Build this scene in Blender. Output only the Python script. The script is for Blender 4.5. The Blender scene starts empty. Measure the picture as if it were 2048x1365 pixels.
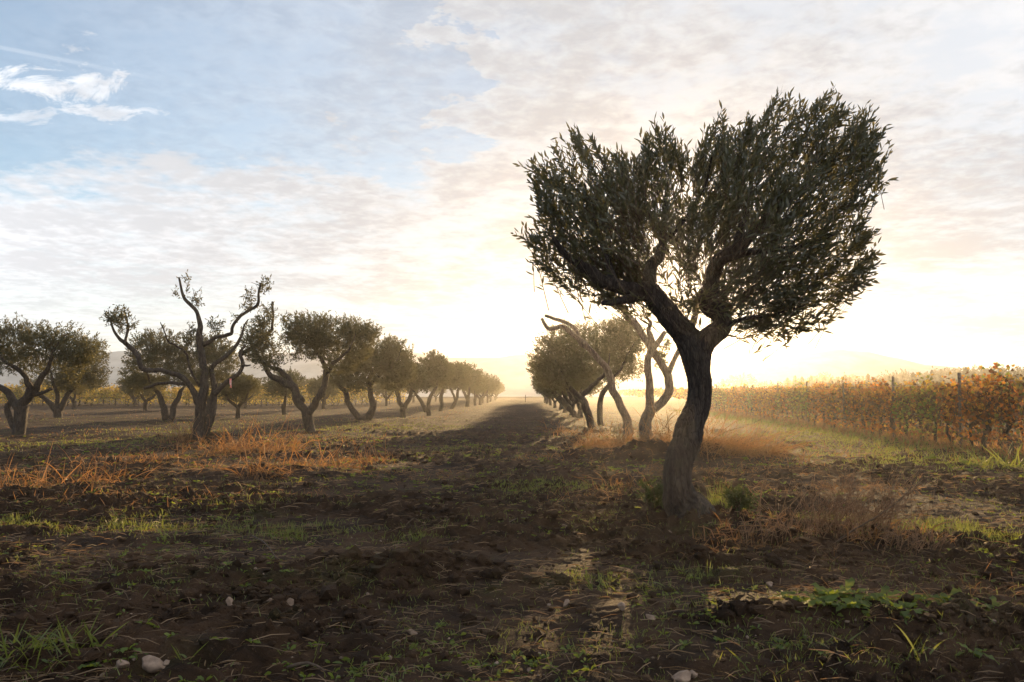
import bpy, bmesh, math, random
import numpy as np
from mathutils import Vector, Matrix

random.seed(7)
RNG = np.random.default_rng(11)
SC = bpy.context.scene
COL = SC.collection
R = math.radians

# ------------------------------------------------------------------ camera
FPX = 1650.0          # focal length in pixels of the 2048 px wide photograph
HOR = 785.0           # horizon row
CAMH = 1.3
PITCH = math.atan((HOR - 682.5) / FPX)
cam_d = bpy.data.cameras.new('camera')
cam = bpy.data.objects.new('camera', cam_d)
COL.objects.link(cam)
cam_d.sensor_fit = 'HORIZONTAL'
cam_d.sensor_width = 36.0
cam_d.lens = 36.0 * FPX / 2048.0
cam_d.clip_start = 0.05
cam_d.clip_end = 3000
cam.location = (0, 0, CAMH)
cam.rotation_euler = (R(90) + PITCH, 0, 0)
SC.camera = cam

# ------------------------------------------------------------------ sun, sky, exposure
SUN_PX = (1338, 588)
_sx = (SUN_PX[0] - 1024) / FPX
_su = (682.5 - SUN_PX[1]) / FPX
SUN_DIR = Vector((_sx, math.cos(PITCH) - _su * math.sin(PITCH), math.sin(PITCH) + _su * math.cos(PITCH))).normalized()
SUN_EL = math.asin(SUN_DIR.z)
SUN_AZ = math.atan2(SUN_DIR.x, SUN_DIR.y)
sun_d = bpy.data.lights.new('sun', 'SUN')
sun_d.energy = 5.0
sun_d.angle = R(0.5)
sun_d.color = (1.0, 0.67, 0.32)
sun = bpy.data.objects.new('sun', sun_d)
COL.objects.link(sun)
sun.location = (20, 80, 60)
sun.rotation_euler = (-SUN_DIR).to_track_quat('-Z', 'Y').to_euler()

SC.view_settings.view_transform = 'Standard'
SC.view_settings.look = 'None'
SC.view_settings.exposure = 1.0
SC.view_settings.gamma = 1.0
SC.view_settings.use_curve_mapping = False
SC.cycles.max_bounces = 6
SC.cycles.diffuse_bounces = 3
SC.cycles.glossy_bounces = 2
SC.cycles.transmission_bounces = 3
SC.cycles.transparent_max_bounces = 4
SC.cycles.volume_bounces = 1
SC.cycles.sample_clamp_indirect = 4.0
SC.cycles.use_denoising = True


class NT:
    """small helper to write node trees"""
    def __init__(s, tree):
        s.t = tree; s.n = tree.nodes; s.l = tree.links
    def new(s, ty, **kw):
        n = s.n.new(ty)
        for k, v in kw.items(): setattr(n, k, v)
        return n
    def link(s, a, b): s.l.new(a, b)
    def put(s, sock, v):
        if isinstance(v, bpy.types.NodeSocket): s.link(v, sock)
        else: sock.default_value = v
    def math(s, op, a, b=0.0, c=0.0, clamp=False):
        n = s.new('ShaderNodeMath', operation=op); n.use_clamp = clamp
        s.put(n.inputs[0], a); s.put(n.inputs[1], b); s.put(n.inputs[2], c)
        return n.outputs[0]
    def vmath(s, op, a, b=(0, 0, 0)):
        n = s.new('ShaderNodeVectorMath', operation=op)
        s.put(n.inputs[0], a); s.put(n.inputs[1], b)
        return n.outputs['Value'] if op == 'DOT_PRODUCT' else n.outputs['Vector']
    def noise(s, vec, scale, detail=5, rough=0.55, dist=0.0):
        n = s.new('ShaderNodeTexNoise')
        if vec is not None: s.link(vec, n.inputs['Vector'])
        n.inputs['Scale'].default_value = scale; n.inputs['Detail'].default_value = detail
        n.inputs['Roughness'].default_value = rough; n.inputs['Distortion'].default_value = dist
        return n.outputs['Fac']
    def smooth(s, v, a, b, lo=0.0, hi=1.0):
        n = s.new('ShaderNodeMapRange', interpolation_type='SMOOTHSTEP')
        s.put(n.inputs['Value'], v)
        n.inputs['From Min'].default_value = a; n.inputs['From Max'].default_value = b
        n.inputs['To Min'].default_value = lo; n.inputs['To Max'].default_value = hi
        return n.outputs[0]
    def mix(s, f, a, b):
        n = s.new('ShaderNodeMix', data_type='RGBA')
        s.put(n.inputs[0], f)
        s.put(n.inputs[6], a if isinstance(a, bpy.types.NodeSocket) else (*a, 1))
        s.put(n.inputs[7], b if isinstance(b, bpy.types.NodeSocket) else (*b, 1))
        return n.outputs[2]
    def scale(s, col, f):
        n = s.new('ShaderNodeVectorMath', operation='SCALE')
        s.put(n.inputs[0], col); s.put(n.inputs['Scale'], f)
        return n.outputs[0]


def pix_dir(x, y):
    a = (x - 1024) / FPX; u = (682.5 - y) / FPX
    return Vector((a, math.cos(PITCH) - u * math.sin(PITCH), math.sin(PITCH) + u * math.cos(PITCH))).normalized()
SKY_STRENGTH = 0.10
world = bpy.data.worlds.new('World')
SC.world = world
world.use_nodes = True
w = NT(world.node_tree)
w.n.clear()
sky = w.new('ShaderNodeTexSky', sky_type='NISHITA')
sky.sun_disc = False
sky.sun_elevation = SUN_EL
sky.sun_rotation = SUN_AZ
sky.altitude = 100
sky.air_density = 1.0
sky.dust_density = 0.05
sky.ozone_density = 2.4
tc = w.new('ShaderNodeTexCoord')
dirv = w.vmath('NORMALIZE', tc.outputs['Generated'])
sp = w.new('ShaderNodeSeparateXYZ'); w.link(dirv, sp.inputs[0])
dx, dy, dz = sp.outputs
zc = w.math('ADD', w.math('MAXIMUM', dz, 0.0), 0.10)
cb = w.new('ShaderNodeCombineXYZ')
w.link(w.math('DIVIDE', dx, zc), cb.inputs[0]); w.link(w.math('DIVIDE', dy, zc), cb.inputs[1])
pl = cb.outputs[0]
n_big = w.noise(pl, 0.9, 7, 0.58, 0.25)
n_mid = w.noise(w.vmath('ADD', pl, (4.3, 1.7, 0)), 2.6, 8, 0.62, 0.2)
n_fine = w.noise(w.vmath('ADD', pl, (9.1, 5.2, 0)), 7.5, 6, 0.6, 0.15)
# edge of the cloud sheet: open sky to the upper left, covered to the right
edge = w.math('ADD', w.math('MULTIPLY_ADD', dx, 0.20, 0.345), w.smooth(w.math('MULTIPLY_ADD', n_big, 0.9, w.math('MULTIPLY_ADD', n_mid, 0.6, dx)), 0.62, 1.0, 0.0, 0.6))
e0 = w.math('SUBTRACT', edge, dz)
e1 = w.math('ADD', e0, w.math('MULTIPLY_ADD', n_big, 0.34, -0.17))
e2 = w.math('ADD', e1, w.math('MULTIPLY_ADD', n_mid, 0.20, -0.10))
cover = w.smooth(w.math('ADD', e2, w.math('MULTIPLY_ADD', n_fine, 0.16, -0.08)), -0.03, 0.08)
puff = w.smooth(w.math('ADD', n_mid, w.math('MULTIPLY', n_fine, 0.35)), 0.76, 0.88, 0.0, 0.85)
puff = w.math('MULTIPLY', puff, w.smooth(dx, -0.15, -0.36))
cover = w.math('MAXIMUM', cover, puff)
# separate small clouds in the open part of the sky
az = w.math('DIVIDE', dx, w.math('MAXIMUM', dy, 0.05)); el = w.math('DIVIDE', dz, w.math('MAXIMUM', dy, 0.05))
cb2 = w.new('ShaderNodeCombineXYZ'); w.link(w.math('MULTIPLY', az, 11.0), cb2.inputs[0]); w.link(w.math('MULTIPLY', el, 26.0), cb2.inputs[1])
rag = w.math('MULTIPLY_ADD', w.noise(cb2.outputs[0], 1.0, 9, 0.68, 0.6), 11.0, -5.3)
for (qx, qy, rx, ry, k) in [(60, 165, 120, 34, 1.0), (185, 165, 60, 34, 0.9), (210, 232, 85, 22, 0.85), (315, 220, 40, 14, 0.7), (40, 232, 80, 20, 0.7), (570, 140, 50, 14, 0.6), (490, 140, 18, 9, 0.5), (690, 185, 60, 16, 0.5), (560, 215, 50, 14, 0.4), (235, 95, 40, 12, 0.3)]:
    c_ = pix_dir(qx, qy); a0, e0_ = c_.x / c_.y, c_.z / c_.y
    q1 = w.math('POWER', w.math('ABSOLUTE', w.math('DIVIDE', w.math('SUBTRACT', az, a0), rx / FPX)), 2.0)
    q2 = w.math('POWER', w.math('ABSOLUTE', w.math('DIVIDE', w.math('SUBTRACT', el, e0_), ry / FPX)), 2.0)
    pm = w.math('MULTIPLY', w.smooth(w.math('SUBTRACT', rag, w.math('ADD', q1, q2)), -1.6, 0.6, 0.0, k), w.smooth(dy, 0.1, 0.3))
    cover = w.math('MAXIMUM', cover, pm)
cover = w.math('MAXIMUM', cover, w.math('MULTIPLY', w.smooth(n_big, 0.3, 0.7, 0.50, 0.78), w.smooth(dx, -0.62, -0.1, 0.35, 1.0)))     # thin veil everywhere
low = w.smooth(w.math('MULTIPLY_ADD', n_big, 0.10, w.math('SUBTRACT', dz, 0.05)), 0.085, 0.15, 0.85, 1.0)
cover = w.math('MULTIPLY', cover, low)
body = w.math('ADD', w.math('MULTIPLY', n_mid, 0.6), w.math('MULTIPLY', n_fine, 0.4))
holes = w.smooth(body, 0.40, 0.54, 0.80, 0.99)
cover = w.math('MULTIPLY', cover, holes)
sdot = w.math('MAXIMUM', w.vmath('DOT_PRODUCT', dirv, tuple(SUN_DIR)), 0.0)
sunward_dim = w.math('ADD', w.math('MULTIPLY', w.math('POWER', sdot, 3.0), -0.62), 1.24)   # cloud colour dimmed towards the sun, offsetting the haze glow
n_flock = w.noise(w.vmath('ADD', pl, (2.2, 8.4, 0)), 15.0, 5, 0.6, 0.3)
lump = w.smooth(w.math('ADD', w.math('MULTIPLY', n_big, 0.38), w.math('ADD', w.math('MULTIPLY', body, 0.42), w.math('MULTIPLY', n_flock, 0.20))), 0.43, 0.57)
ccol = w.mix(lump, (5.9, 6.0, 6.2), (4.2, 4.3, 4.55))
ccol = w.scale(ccol, sunward_dim)
# faint vapour trail
tr_n = pix_dir(0, 95).cross(pix_dir(165, 128)).normalized()
trd = w.math('ABSOLUTE', w.vmath('DOT_PRODUCT', dirv, tuple(tr_n)))
trail = w.math('MULTIPLY', w.smooth(trd, 0.0030, 0.0008), w.smooth(dx, -0.36, -0.50, 0.02, 0.13))
trail = w.math('MULTIPLY', trail, w.smooth(dy, 0.0, 0.3))
skyc = w.mix(trail, sky.outputs[0], (7.6, 7.6, 7.6))
final = w.mix(cover, skyc, ccol)
bg = w.new('ShaderNodeBackground'); bg.inputs['Strength'].default_value = SKY_STRENGTH
w.link(final, bg.inputs['Color'])
wo = w.new('ShaderNodeOutputWorld'); w.link(bg.outputs[0], wo.inputs['Surface'])

# ------------------------------------------------------------------ pixel -> place
CP, SP = math.cos(PITCH), math.sin(PITCH)
def at(x, y, d):
    """point seen at pixel (x, y) at distance d along +Y"""
    a = (np.asarray(x, float) - 1024) / FPX; u = (682.5 - np.asarray(y, float)) / FPX
    fy = CP - u * SP; fz = SP + u * CP
    t = d / fy
    return np.stack(np.broadcast_arrays(a * t, fy * t, CAMH + fz * t), -1)
def ground_xy(x, y):
    a = (x - 1024) / FPX; u = (682.5 - y) / FPX
    fy = CP - u * SP; fz = SP + u * CP
    t = -CAMH / fz
    return a * t, fy * t

# ------------------------------------------------------------------ numpy noise
def _hash(ix, iy, iz, seed):
    h = (ix.astype(np.int64) * 374761393 + iy.astype(np.int64) * 668265263 + iz.astype(np.int64) * 2147483647 + seed * 974634777) & 0xffffffff
    h = ((h ^ (h >> 13)) * 1274126177) & 0xffffffff
    h = ((h ^ (h >> 16)) * 2246822519) & 0xffffffff
    return ((h ^ (h >> 15)) & 0xffffff) / float(0xffffff)
def vnoise(x, y, z=None, seed=0):
    x = np.asarray(x, float); y = np.asarray(y, float)
    z = np.zeros_like(x) if z is None else np.asarray(z, float)
    ix, iy, iz = np.floor(x), np.floor(y), np.floor(z)
    fx, fy, fz = x - ix, y - iy, z - iz
    fx, fy, fz = [f * f * f * (f * (f * 6 - 15) + 10) for f in (fx, fy, fz)]
    out = 0
    zs = (0, 1) if np.any(fz) else (0,)
    for c in zs:
        wz = fz if c else 1 - fz
        for b in (0, 1):
            wy = fy if b else 1 - fy
            for a in (0, 1):
                wx = fx if a else 1 - fx
                out = out + wx * wy * wz * _hash(ix + a, iy + b, iz + c, seed)
    return out * 2 - 1
def fbm(x, y, z=None, seed=0, octv=4, gain=0.5):
    s = 0; amp = 1.0; f = 1.0; tot = 0
    for o in range(octv):
        s = s + amp * vnoise(np.asarray(x) * f, np.asarray(y) * f, None if z is None else np.asarray(z) * f, seed + o * 17)
        tot += amp; amp *= gain; f *= 2.03
    return s / tot
def sstep(v, a, b):
    t = np.clip((v - a) / (b - a), 0, 1)
    return t * t * (3 - 2 * t)

# ------------------------------------------------------------------ ground relief
MOUNDS = []
for (px, py, rx, ry, h) in [(840, 1165, 0.85, 0.40, 0.13), (700, 1150, 0.7, 0.3, 0.07), (1640, 1105, 1.1, 0.35, 0.05), (1480, 1130, 0.5, 0.3, 0.04),
                            (1385, 1050, 0.50, 0.45, 0.10), (1340, 925, 1.9, 0.9, 0.30), (400, 890, 1.4, 1.0, 0.16), (1940, 1290, 0.45, 0.22, 0.10),
                            (1870, 1120, 0.5, 0.3, 0.08), (620, 868, 1.2, 1.0, 0.10), (110, 1010, 1.2, 0.6, 0.12), (560, 960, 1.6, 0.9, 0.12), (1190, 862, 1.4, 1.2, 0.10),
                            (1480, 1250, 0.35, 0.2, 0.06), (1700, 1238, 0.55, 0.30, 0.09), (1890, 1255, 0.45, 0.25, 0.08), (330, 1080, 0.9, 0.3, 0.06), (1010, 940, 1.5, 0.5, 0.05)]:
    gx, gy = ground_xy(px, py); MOUNDS.append((gx, gy, rx, ry, h))
def rough_mask(x, y):
    m = sstep(fbm(x * 0.45, y * 0.75, seed=31, octv=3), -0.22, 0.18)
    return m
def height(x, y):
    x = np.asarray(x, float); y = np.asarray(y, float)
    h = 0.10 * fbm(x * 0.16, y * 0.16, seed=3, octv=2) * sstep(y, 4, 14)
    m = rough_mask(x, y)
    near = 1 - sstep(y, 14, 60)
    h = h + 0.045 * fbm(x * 0.8, y * 1.1, seed=5, octv=3)
    lump = np.abs(fbm(x * 2.6, y * 3.4, seed=9, octv=3, gain=0.6))
    h = h + (0.105 * m + 0.020) * lump * (0.35 + 0.65 * near)
    c = fbm(x * 8.5, y * 9.5, seed=13, octv=3, gain=0.65)
    h = h + (0.055 * m + 0.012) * np.maximum(c, -0.3) * near + (0.022 * m + 0.007) * fbm(x * 19, y * 19, seed=14, octv=2) * (1 - sstep(y, 8, 16))
    for (gx, gy, rx, ry, hh) in MOUNDS:
        q = ((x - gx) / rx) ** 2 + ((y - gy) / ry) ** 2
        h = h + hh * np.exp(-q * 1.2) * (1 + 0.5 * fbm(x * 5, y * 6, seed=23, octv=2))
    return h
def hz(x, y): return float(height(np.array([x]), np.array([y]))[0])
def gp(px, py, dz=0.0):
    x, y = ground_xy(px, py)
    return np.array([x, y, hz(x, y) + dz])

# ------------------------------------------------------------------ mesh helpers
def mk_mesh(name, V, quads=None, tris=None, smooth=True, tint=None, col=None, mats=(), mat_idx=None):
    V = np.asarray(V, np.float32)
    me = bpy.data.meshes.new(name)
    nq = 0 if quads is None else len(quads); nt = 0 if tris is None else len(tris)
    idx = []
    if nq: idx.append(np.asarray(quads, np.int32).ravel())
    if nt: idx.append(np.asarray(tris, np.int32).ravel())
    idx = np.concatenate(idx)
    starts = np.concatenate([np.arange(nq) * 4, nq * 4 + np.arange(nt) * 3]).astype(np.int32)
    me.vertices.add(len(V)); me.vertices.foreach_set('co', V.ravel())
    me.loops.add(len(idx)); me.loops.foreach_set('vertex_index', idx)
    me.polygons.add(nq + nt); me.polygons.foreach_set('loop_start', starts)
    me.polygons.foreach_set('use_smooth', np.full(nq + nt, smooth))
    if mat_idx is not None: me.polygons.foreach_set('material_index', np.asarray(mat_idx, np.int32))
    if tint is not None:
        a = me.attributes.new('tint', 'FLOAT', 'POINT'); a.data.foreach_set('value', np.asarray(tint, np.float32))
    if col is not None:
        a = me.attributes.new('hue', 'FLOAT_COLOR', 'POINT')
        c4 = np.ones((len(V), 4), np.float32); c4[:, :3] = col; a.data.foreach_set('color', c4.ravel())
    for m in mats: me.materials.append(m)
    me.update(calc_edges=True)
    return me
def link(name, me, parent=None, loc=(0, 0, 0)):
    o = bpy.data.objects.new(name, me); COL.objects.link(o); o.location = loc
    if parent is not None: o.parent = parent
    return o
def tag(o, label=None, cat=None, group=None, kind=None):
    if label: o['label'] = label
    if cat: o['category'] = cat
    if group: o['group'] = group
    if kind: o['kind'] = kind
    return o
def empty(name, loc, label, cat, group=None):
    o = bpy.data.objects.new(name, None); COL.objects.link(o); o.location = loc
    o.empty_display_size = 0.2
    return tag(o, label, cat, group)
def copy_tree(o, parent=None):
    c = o.copy(); COL.objects.link(c); c.parent = parent
    for ch in [q for q in bpy.data.objects if q.parent == o]: copy_tree(ch, c)
    return c
def norm(v): return v / np.maximum(np.linalg.norm(v, axis=-1, keepdims=True), 1e-9)
def unit_rand(n, rng=RNG): return norm(rng.normal(size=(n, 3)))

class Acc:
    """collects pieces into one mesh"""
    def __init__(s): s.V = []; s.Q = []; s.T = []; s.t = []; s.c = []; s.n = 0
    def add(s, V, quads=None, tris=None, tint=0.5, col=None):
        V = np.asarray(V, float).reshape(-1, 3)
        if quads is not None and len(quads): s.Q.append(np.asarray(quads, np.int64) + s.n)
        if tris is not None and len(tris): s.T.append(np.asarray(tris, np.int64) + s.n)
        s.V.append(V); s.t.append(np.broadcast_to(np.asarray(tint, float), (len(V),)))
        if col is not None: s.c.append(np.broadcast_to(np.asarray(col, float), (len(V), 3)))
        s.n += len(V); return s
    def mesh(s, name, mats, origin=(0, 0, 0), smooth=True):
        V = np.concatenate(s.V) - np.asarray(origin)
        return mk_mesh(name, V, np.concatenate(s.Q) if s.Q else None, np.concatenate(s.T) if s.T else None,
                       smooth, np.concatenate(s.t), np.concatenate(s.c) if s.c else None, mats)

def resample(P, W, step):
    P = np.asarray(P, float); W = np.asarray(W, float)
    n = len(P); out = []; wo = []
    ext = np.vstack([2 * P[0] - P[1], P, 2 * P[-1] - P[-2]])
    for i in range(n - 1):
        p0, p1, p2, p3 = ext[i], ext[i + 1], ext[i + 2], ext[i + 3]
        k = max(2, int(np.linalg.norm(p2 - p1) / step))
        t = np.arange(k)[:, None] / k
        out.append(0.5 * ((2 * p1) + (-p0 + p2) * t + (2 * p0 - 5 * p1 + 4 * p2 - p3) * t ** 2 + (-p0 + 3 * p1 - 3 * p2 + p3) * t ** 3))
        wo.append(W[i] + (W[i + 1] - W[i]) * t[:, 0])
    out.append(P[-1:]); wo.append(W[-1:])
    return np.vstack(out), np.concatenate(wo)

def tube(P, Rr, sides=8, step=0.08, bark=0.0, seed=0, knob=0.0):
    """tapered tube through points; bark = relative ridge depth"""
    P, Rr = resample(P, Rr, step)
    n = len(P)
    if knob > 0:
        s0 = np.concatenate([[0], np.cumsum(np.linalg.norm(np.diff(P, axis=0), axis=1))]); q = s0 / max(float(np.mean(Rr)) * 4.5, 0.02)
        amp = Rr * 0.42 * np.clip(s0 / 0.3, 0, 1)
        P = P + np.stack([fbm(q, q * 0 + 3.3, seed=seed + 1, octv=2), fbm(q, q * 0 + 7.7, seed=seed + 2, octv=2), fbm(q, q * 0 + 9.1, seed=seed + 3, octv=2)], -1) * amp[:, None] * 1.6
    T = np.gradient(P, axis=0); T = norm(T)
    N = np.zeros_like(P)
    v = np.cross(T[0], (0.0, 1.0, 0.0)); 
    if np.linalg.norm(v) < 1e-3: v = np.cross(T[0], (1.0, 0, 0))
    v = v / np.linalg.norm(v)
    for i in range(n):
        v = v - T[i] * np.dot(v, T[i]); v = v / max(np.linalg.norm(v), 1e-9); N[i] = v
    B = np.cross(T, N)
    th = np.arange(sides) / sides * 2 * np.pi
    s = np.concatenate([[0], np.cumsum(np.linalg.norm(np.diff(P, axis=0), axis=1))])
    c, q = np.cos(th), np.sin(th)
    rad = np.repeat(Rr[:, None], sides, 1)
    if bark > 0 or knob > 0:
        S, TH = np.meshgrid(s, th, indexing='ij')
        tw = TH + S * 1.1
        r0 = max(float(np.mean(Rr)), 0.02)
        if knob > 0:
            rad = rad * (1 + knob * fbm(np.cos(TH) * 1.3 + 7, np.sin(TH) * 1.3, S / (r0 * 5), seed=seed, octv=3))
        if bark > 0:
            k = 3.4
            rg = 1 - np.abs(fbm(np.cos(tw) * k, np.sin(tw) * k, S * 1.6 / (r0 * 4), seed=seed + 5, octv=3))
            fine = fbm(np.cos(tw) * k * 3, np.sin(tw) * k * 3, S * 4 / (r0 * 4), seed=seed + 9, octv=3)
            rad = rad * (1 + bark * (rg - 0.75) * 1.6 + bark * 0.6 * fine)
    V = P[:, None, :] + rad[..., None] * (N[:, None, :] * c[None, :, None] + B[:, None, :] * q[None, :, None])
    V = V.reshape(-1, 3)
    i = np.arange(n - 1)[:, None] * sides; j = np.arange(sides)[None, :]; j2 = (j + 1) % sides
    Q = np.stack([i + j, i + j2, i + sides + j2, i + sides + j], -1).reshape(-1, 4)
    V = np.vstack([V, P[0] - T[0] * Rr[0] * 0.1, P[-1] + T[-1] * Rr[-1] * 0.35])
    a, b = n * sides, n * sides + 1
    jj = np.arange(sides); k2 = (jj + 1) % sides
    tr = np.vstack([np.stack([np.full(sides, a), k2, jj], -1), np.stack([np.full(sides, b), (n - 1) * sides + jj, (n - 1) * sides + k2], -1)])
    return V, Q, tr

def ribbons(P, D, L, W, droop=0.0, segs=3, prof=None, side=None, rng=RNG, down=(0, 0, -1), twist=0.0):
    """N bent blades; returns verts, quads, blade index per vertex"""
    P = np.asarray(P, float); n = len(P); D = norm(np.asarray(D, float))
    L = np.broadcast_to(np.asarray(L, float), (n,)); W = np.broadcast_to(np.asarray(W, float), (n,))
    dr = np.broadcast_to(np.asarray(droop, float), (n,))
    if side is None: side = np.cross(D, rng.normal(size=(n, 3)))
    side = norm(side)
    u = np.linspace(0, 1, segs + 1)
    if prof is None: prof = np.where(u < 0.25, 0.55 + 1.8 * u, np.maximum(1 - ((u - 0.25) / 0.75) ** 1.6, 0.03))
    prof = np.asarray(prof, float)
    dn = np.asarray(down, float)
    C = P[:, None, :] + D[:, None, :] * (u[None, :, None] * L[:, None, None]) + dn[None, None, :] * ((u ** 2)[None, :] * (dr * L)[:, None])[..., None]
    if twist:
        n2 = norm(np.cross(D, side)); ang = (u[None, :] * rng.normal(size=(n, 1)) * twist)
        S = side[:, None, :] * np.cos(ang)[..., None] + n2[:, None, :] * np.sin(ang)[..., None]
    else: S = np.repeat(side[:, None, :], segs + 1, 1)
    off = S * (W[:, None] * prof[None, :] * 0.5)[..., None]
    V = np.stack([C - off, C + off], 2).reshape(-1, 3)
    k = (segs + 1) * 2
    b = (np.arange(n) * k)[:, None] + (np.arange(segs) * 2)[None, :]
    Q = np.stack([b, b + 1, b + 3, b + 2], -1).reshape(-1, 4)
    return V, Q, np.repeat(np.arange(n), k)

LEAF_PROF = np.array([0.10, 0.85, 1.0, 0.62, 0.04])
def leaves(P, D, L, W, rng=RNG, detail=4, curl=0.12):
    if detail >= 4: return ribbons(P, D, L, W, rng.uniform(-curl, curl * 1.6, len(P)), 4, LEAF_PROF, rng=rng)
    if detail == 2: return ribbons(P, D, L, W, rng.uniform(-curl, curl, len(P)), 2, [0.12, 1.0, 0.08], rng=rng)
    # one bent rhombus = 2 triangles
    n = len(P); D = norm(D); side = norm(np.cross(D, rng.normal(size=(n, 3))))
    m = P + D * (L * 0.5)[:, None]; o = side * (W * 0.5)[:, None]
    V = np.stack([P, m - o, P + D * L[:, None], m + o], 1).reshape(-1, 3)
    Q = np.arange(n * 4).reshape(-1, 4)
    return V, Q, np.repeat(np.arange(n), 4)

# ------------------------------------------------------------------ materials
def new_mat(name):
    m = bpy.data.materials.new(name); m.use_nodes = True
    t = NT(m.node_tree); t.n.clear()
    out = t.new('ShaderNodeOutputMaterial')
    return m, t, out
def foliage_mat(name, c0, c1, trans=0.4, tcol=None, gloss=0.06, rough=0.45, attr='tint'):
    m, t, out = new_mat(name)
    a = t.new('ShaderNodeAttribute'); a.attribute_name = attr
    if attr == 'hue': colr = a.outputs['Color']
    else: colr = t.mix(a.outputs['Fac'], c0, c1)
    d = t.new('ShaderNodeBsdfDiffuse'); t.link(colr, d.inputs['Color'])
    tr = t.new('ShaderNodeBsdfTranslucent')
    if tcol is None: t.link(t.scale(colr, 1.6), tr.inputs['Color'])
    else: t.link(t.mix(0.55, colr, tcol), tr.inputs['Color'])
    mx = t.new('ShaderNodeMixShader'); mx.inputs[0].default_value = trans
    t.link(d.outputs[0], mx.inputs[1]); t.link(tr.outputs[0], mx.inputs[2])
    g = t.new('ShaderNodeBsdfGlossy'); g.inputs['Roughness'].default_value = rough
    g.inputs['Color'].default_value = (0.8, 0.8, 0.75, 1)
    m2 = t.new('ShaderNodeMixShader'); m2.inputs[0].default_value = gloss
    t.link(mx.outputs[0], m2.inputs[1]); t.link(g.outputs[0], m2.inputs[2])
    t.link(m2.outputs[0], out.inputs['Surface'])
    return m
def bark_mat(name, c0, c1, scale=1.0, bump=0.5):
    m, t, out = new_mat(name)
    tcn = t.new('ShaderNodeTexCoord')
    mp = t.new('ShaderNodeMapping'); mp.inputs['Scale'].default_value = (14 * scale, 14 * scale, 3.2 * scale)
    t.link(tcn.outputs['Object'], mp.inputs['Vector'])
    n1 = t.noise(mp.outputs[0], 1.6, 9, 0.65, 0.6)
    n2 = t.noise(tcn.outputs['Object'], 4.0 * scale, 5, 0.6)
    wv = t.new('ShaderNodeTexVoronoi', feature='DISTANCE_TO_EDGE'); wv.inputs['Scale'].default_value = 2.2
    t.link(mp.outputs[0], wv.inputs['Vector'])
    crack = t.smooth(wv.outputs['Distance'], 0.0, 0.16)
    f = t.math('MULTIPLY', t.smooth(n1, 0.3, 0.72), t.math('MULTIPLY_ADD', crack, 0.6, 0.4))
    colr = t.mix(f, c0, c1)
    colr = t.mix(t.smooth(n2, 0.52, 0.72, 0, 0.55), colr, (c1[0] * 0.95, c1[1] * 1.08, c1[2] * 0.95))
    b = t.new('ShaderNodeBsdfPrincipled')
    t.link(colr, b.inputs['Base Color']); b.inputs['Roughness'].default_value = 0.85
    b.inputs['Specular IOR Level'].default_value = 0.25
    bp = t.new('ShaderNodeBump'); bp.inputs['Strength'].default_value = bump; bp.inputs['Distance'].default_value = 0.03
    t.link(t.math('ADD', n1, t.math('MULTIPLY', crack, 0.5)), bp.inputs['Height']); t.link(bp.outputs[0], b.inputs['Normal'])
    t.link(b.outputs[0], out.inputs['Surface'])
    return m
def simple_mat(name, c0, c1, scale=8, rough=0.8, bump=0.3, spec=0.3):
    m, t, out = new_mat(name)
    tcn = t.new('ShaderNodeTexCoord')
    n1 = t.noise(tcn.outputs['Object'], scale, 8, 0.65)
    b = t.new('ShaderNodeBsdfPrincipled')
    t.link(t.mix(t.smooth(n1, 0.32, 0.68), c0, c1), b.inputs['Base Color'])
    b.inputs['Roughness'].default_value = rough; b.inputs['Specular IOR Level'].default_value = spec
    bp = t.new('ShaderNodeBump'); bp.inputs['Strength'].default_value = bump; bp.inputs['Distance'].default_value = 0.02
    t.link(n1, bp.inputs['Height']); t.link(bp.outputs[0], b.inputs['Normal'])
    t.link(b.outputs[0], out.inputs['Surface'])
    return m

M_OLIVE = foliage_mat('olive_leaf', (0.016, 0.019, 0.007), (0.066, 0.067, 0.032), 0.34, (0.20, 0.17, 0.05), 0.05, 0.45)
M_OLIVE_FAR = foliage_mat('olive_leaf_row', (0.022, 0.027, 0.009), (0.070, 0.069, 0.028), 0.36, (0.22, 0.18, 0.05), 0.05, 0.45)
M_BARK = bark_mat('olive_bark', (0.018, 0.013, 0.010), (0.085, 0.064, 0.049))
M_BARK2 = bark_mat('pale_olive_bark', (0.05, 0.036, 0.026), (0.20, 0.15, 0.11))
M_GRASS = foliage_mat('green_grass', (0.055, 0.085, 0.016), (0.14, 0.17, 0.032), 0.5, (0.30, 0.29, 0.04), 0.04)
M_DRY = foliage_mat('dry_grass', (0.065, 0.036, 0.018), (0.28, 0.155, 0.068), 0.5, (0.46, 0.215, 0.06), 0.03)
M_STRAW = foliage_mat('straw_litter', (0.06, 0.038, 0.022), (0.22, 0.145, 0.085), 0.3, (0.4, 0.22, 0.08), 0.03)
M_WEED = foliage_mat('weed_leaf', (0.045, 0.08, 0.016), (0.11, 0.16, 0.03), 0.55, (0.32, 0.34, 0.03), 0.03, 0.5)
M_VINE = foliage_mat('vine_leaf', (0, 0, 0), (0, 0, 0), 0.5, None, 0.03, 0.5, 'hue')
M_TWIG = simple_mat('twig_wood', (0.045, 0.030, 0.020), (0.11, 0.075, 0.05), 30, 0.85, 0.2)
M_BUSH = simple_mat('dry_stem', (0.10, 0.055, 0.03), (0.26, 0.15, 0.08), 30, 0.8, 0.1)
M_POST = simple_mat('weathered_post', (0.06, 0.05, 0.04), (0.16, 0.13, 0.10), 20, 0.85, 0.3)
M_WIRE = simple_mat('galvanised_wire', (0.2, 0.2, 0.2), (0.32, 0.31, 0.3), 20, 0.5, 0.0)
M_STONE = simple_mat('limestone', (0.12, 0.078, 0.055), (0.30, 0.215, 0.155), 9, 0.8, 0.5)
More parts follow.
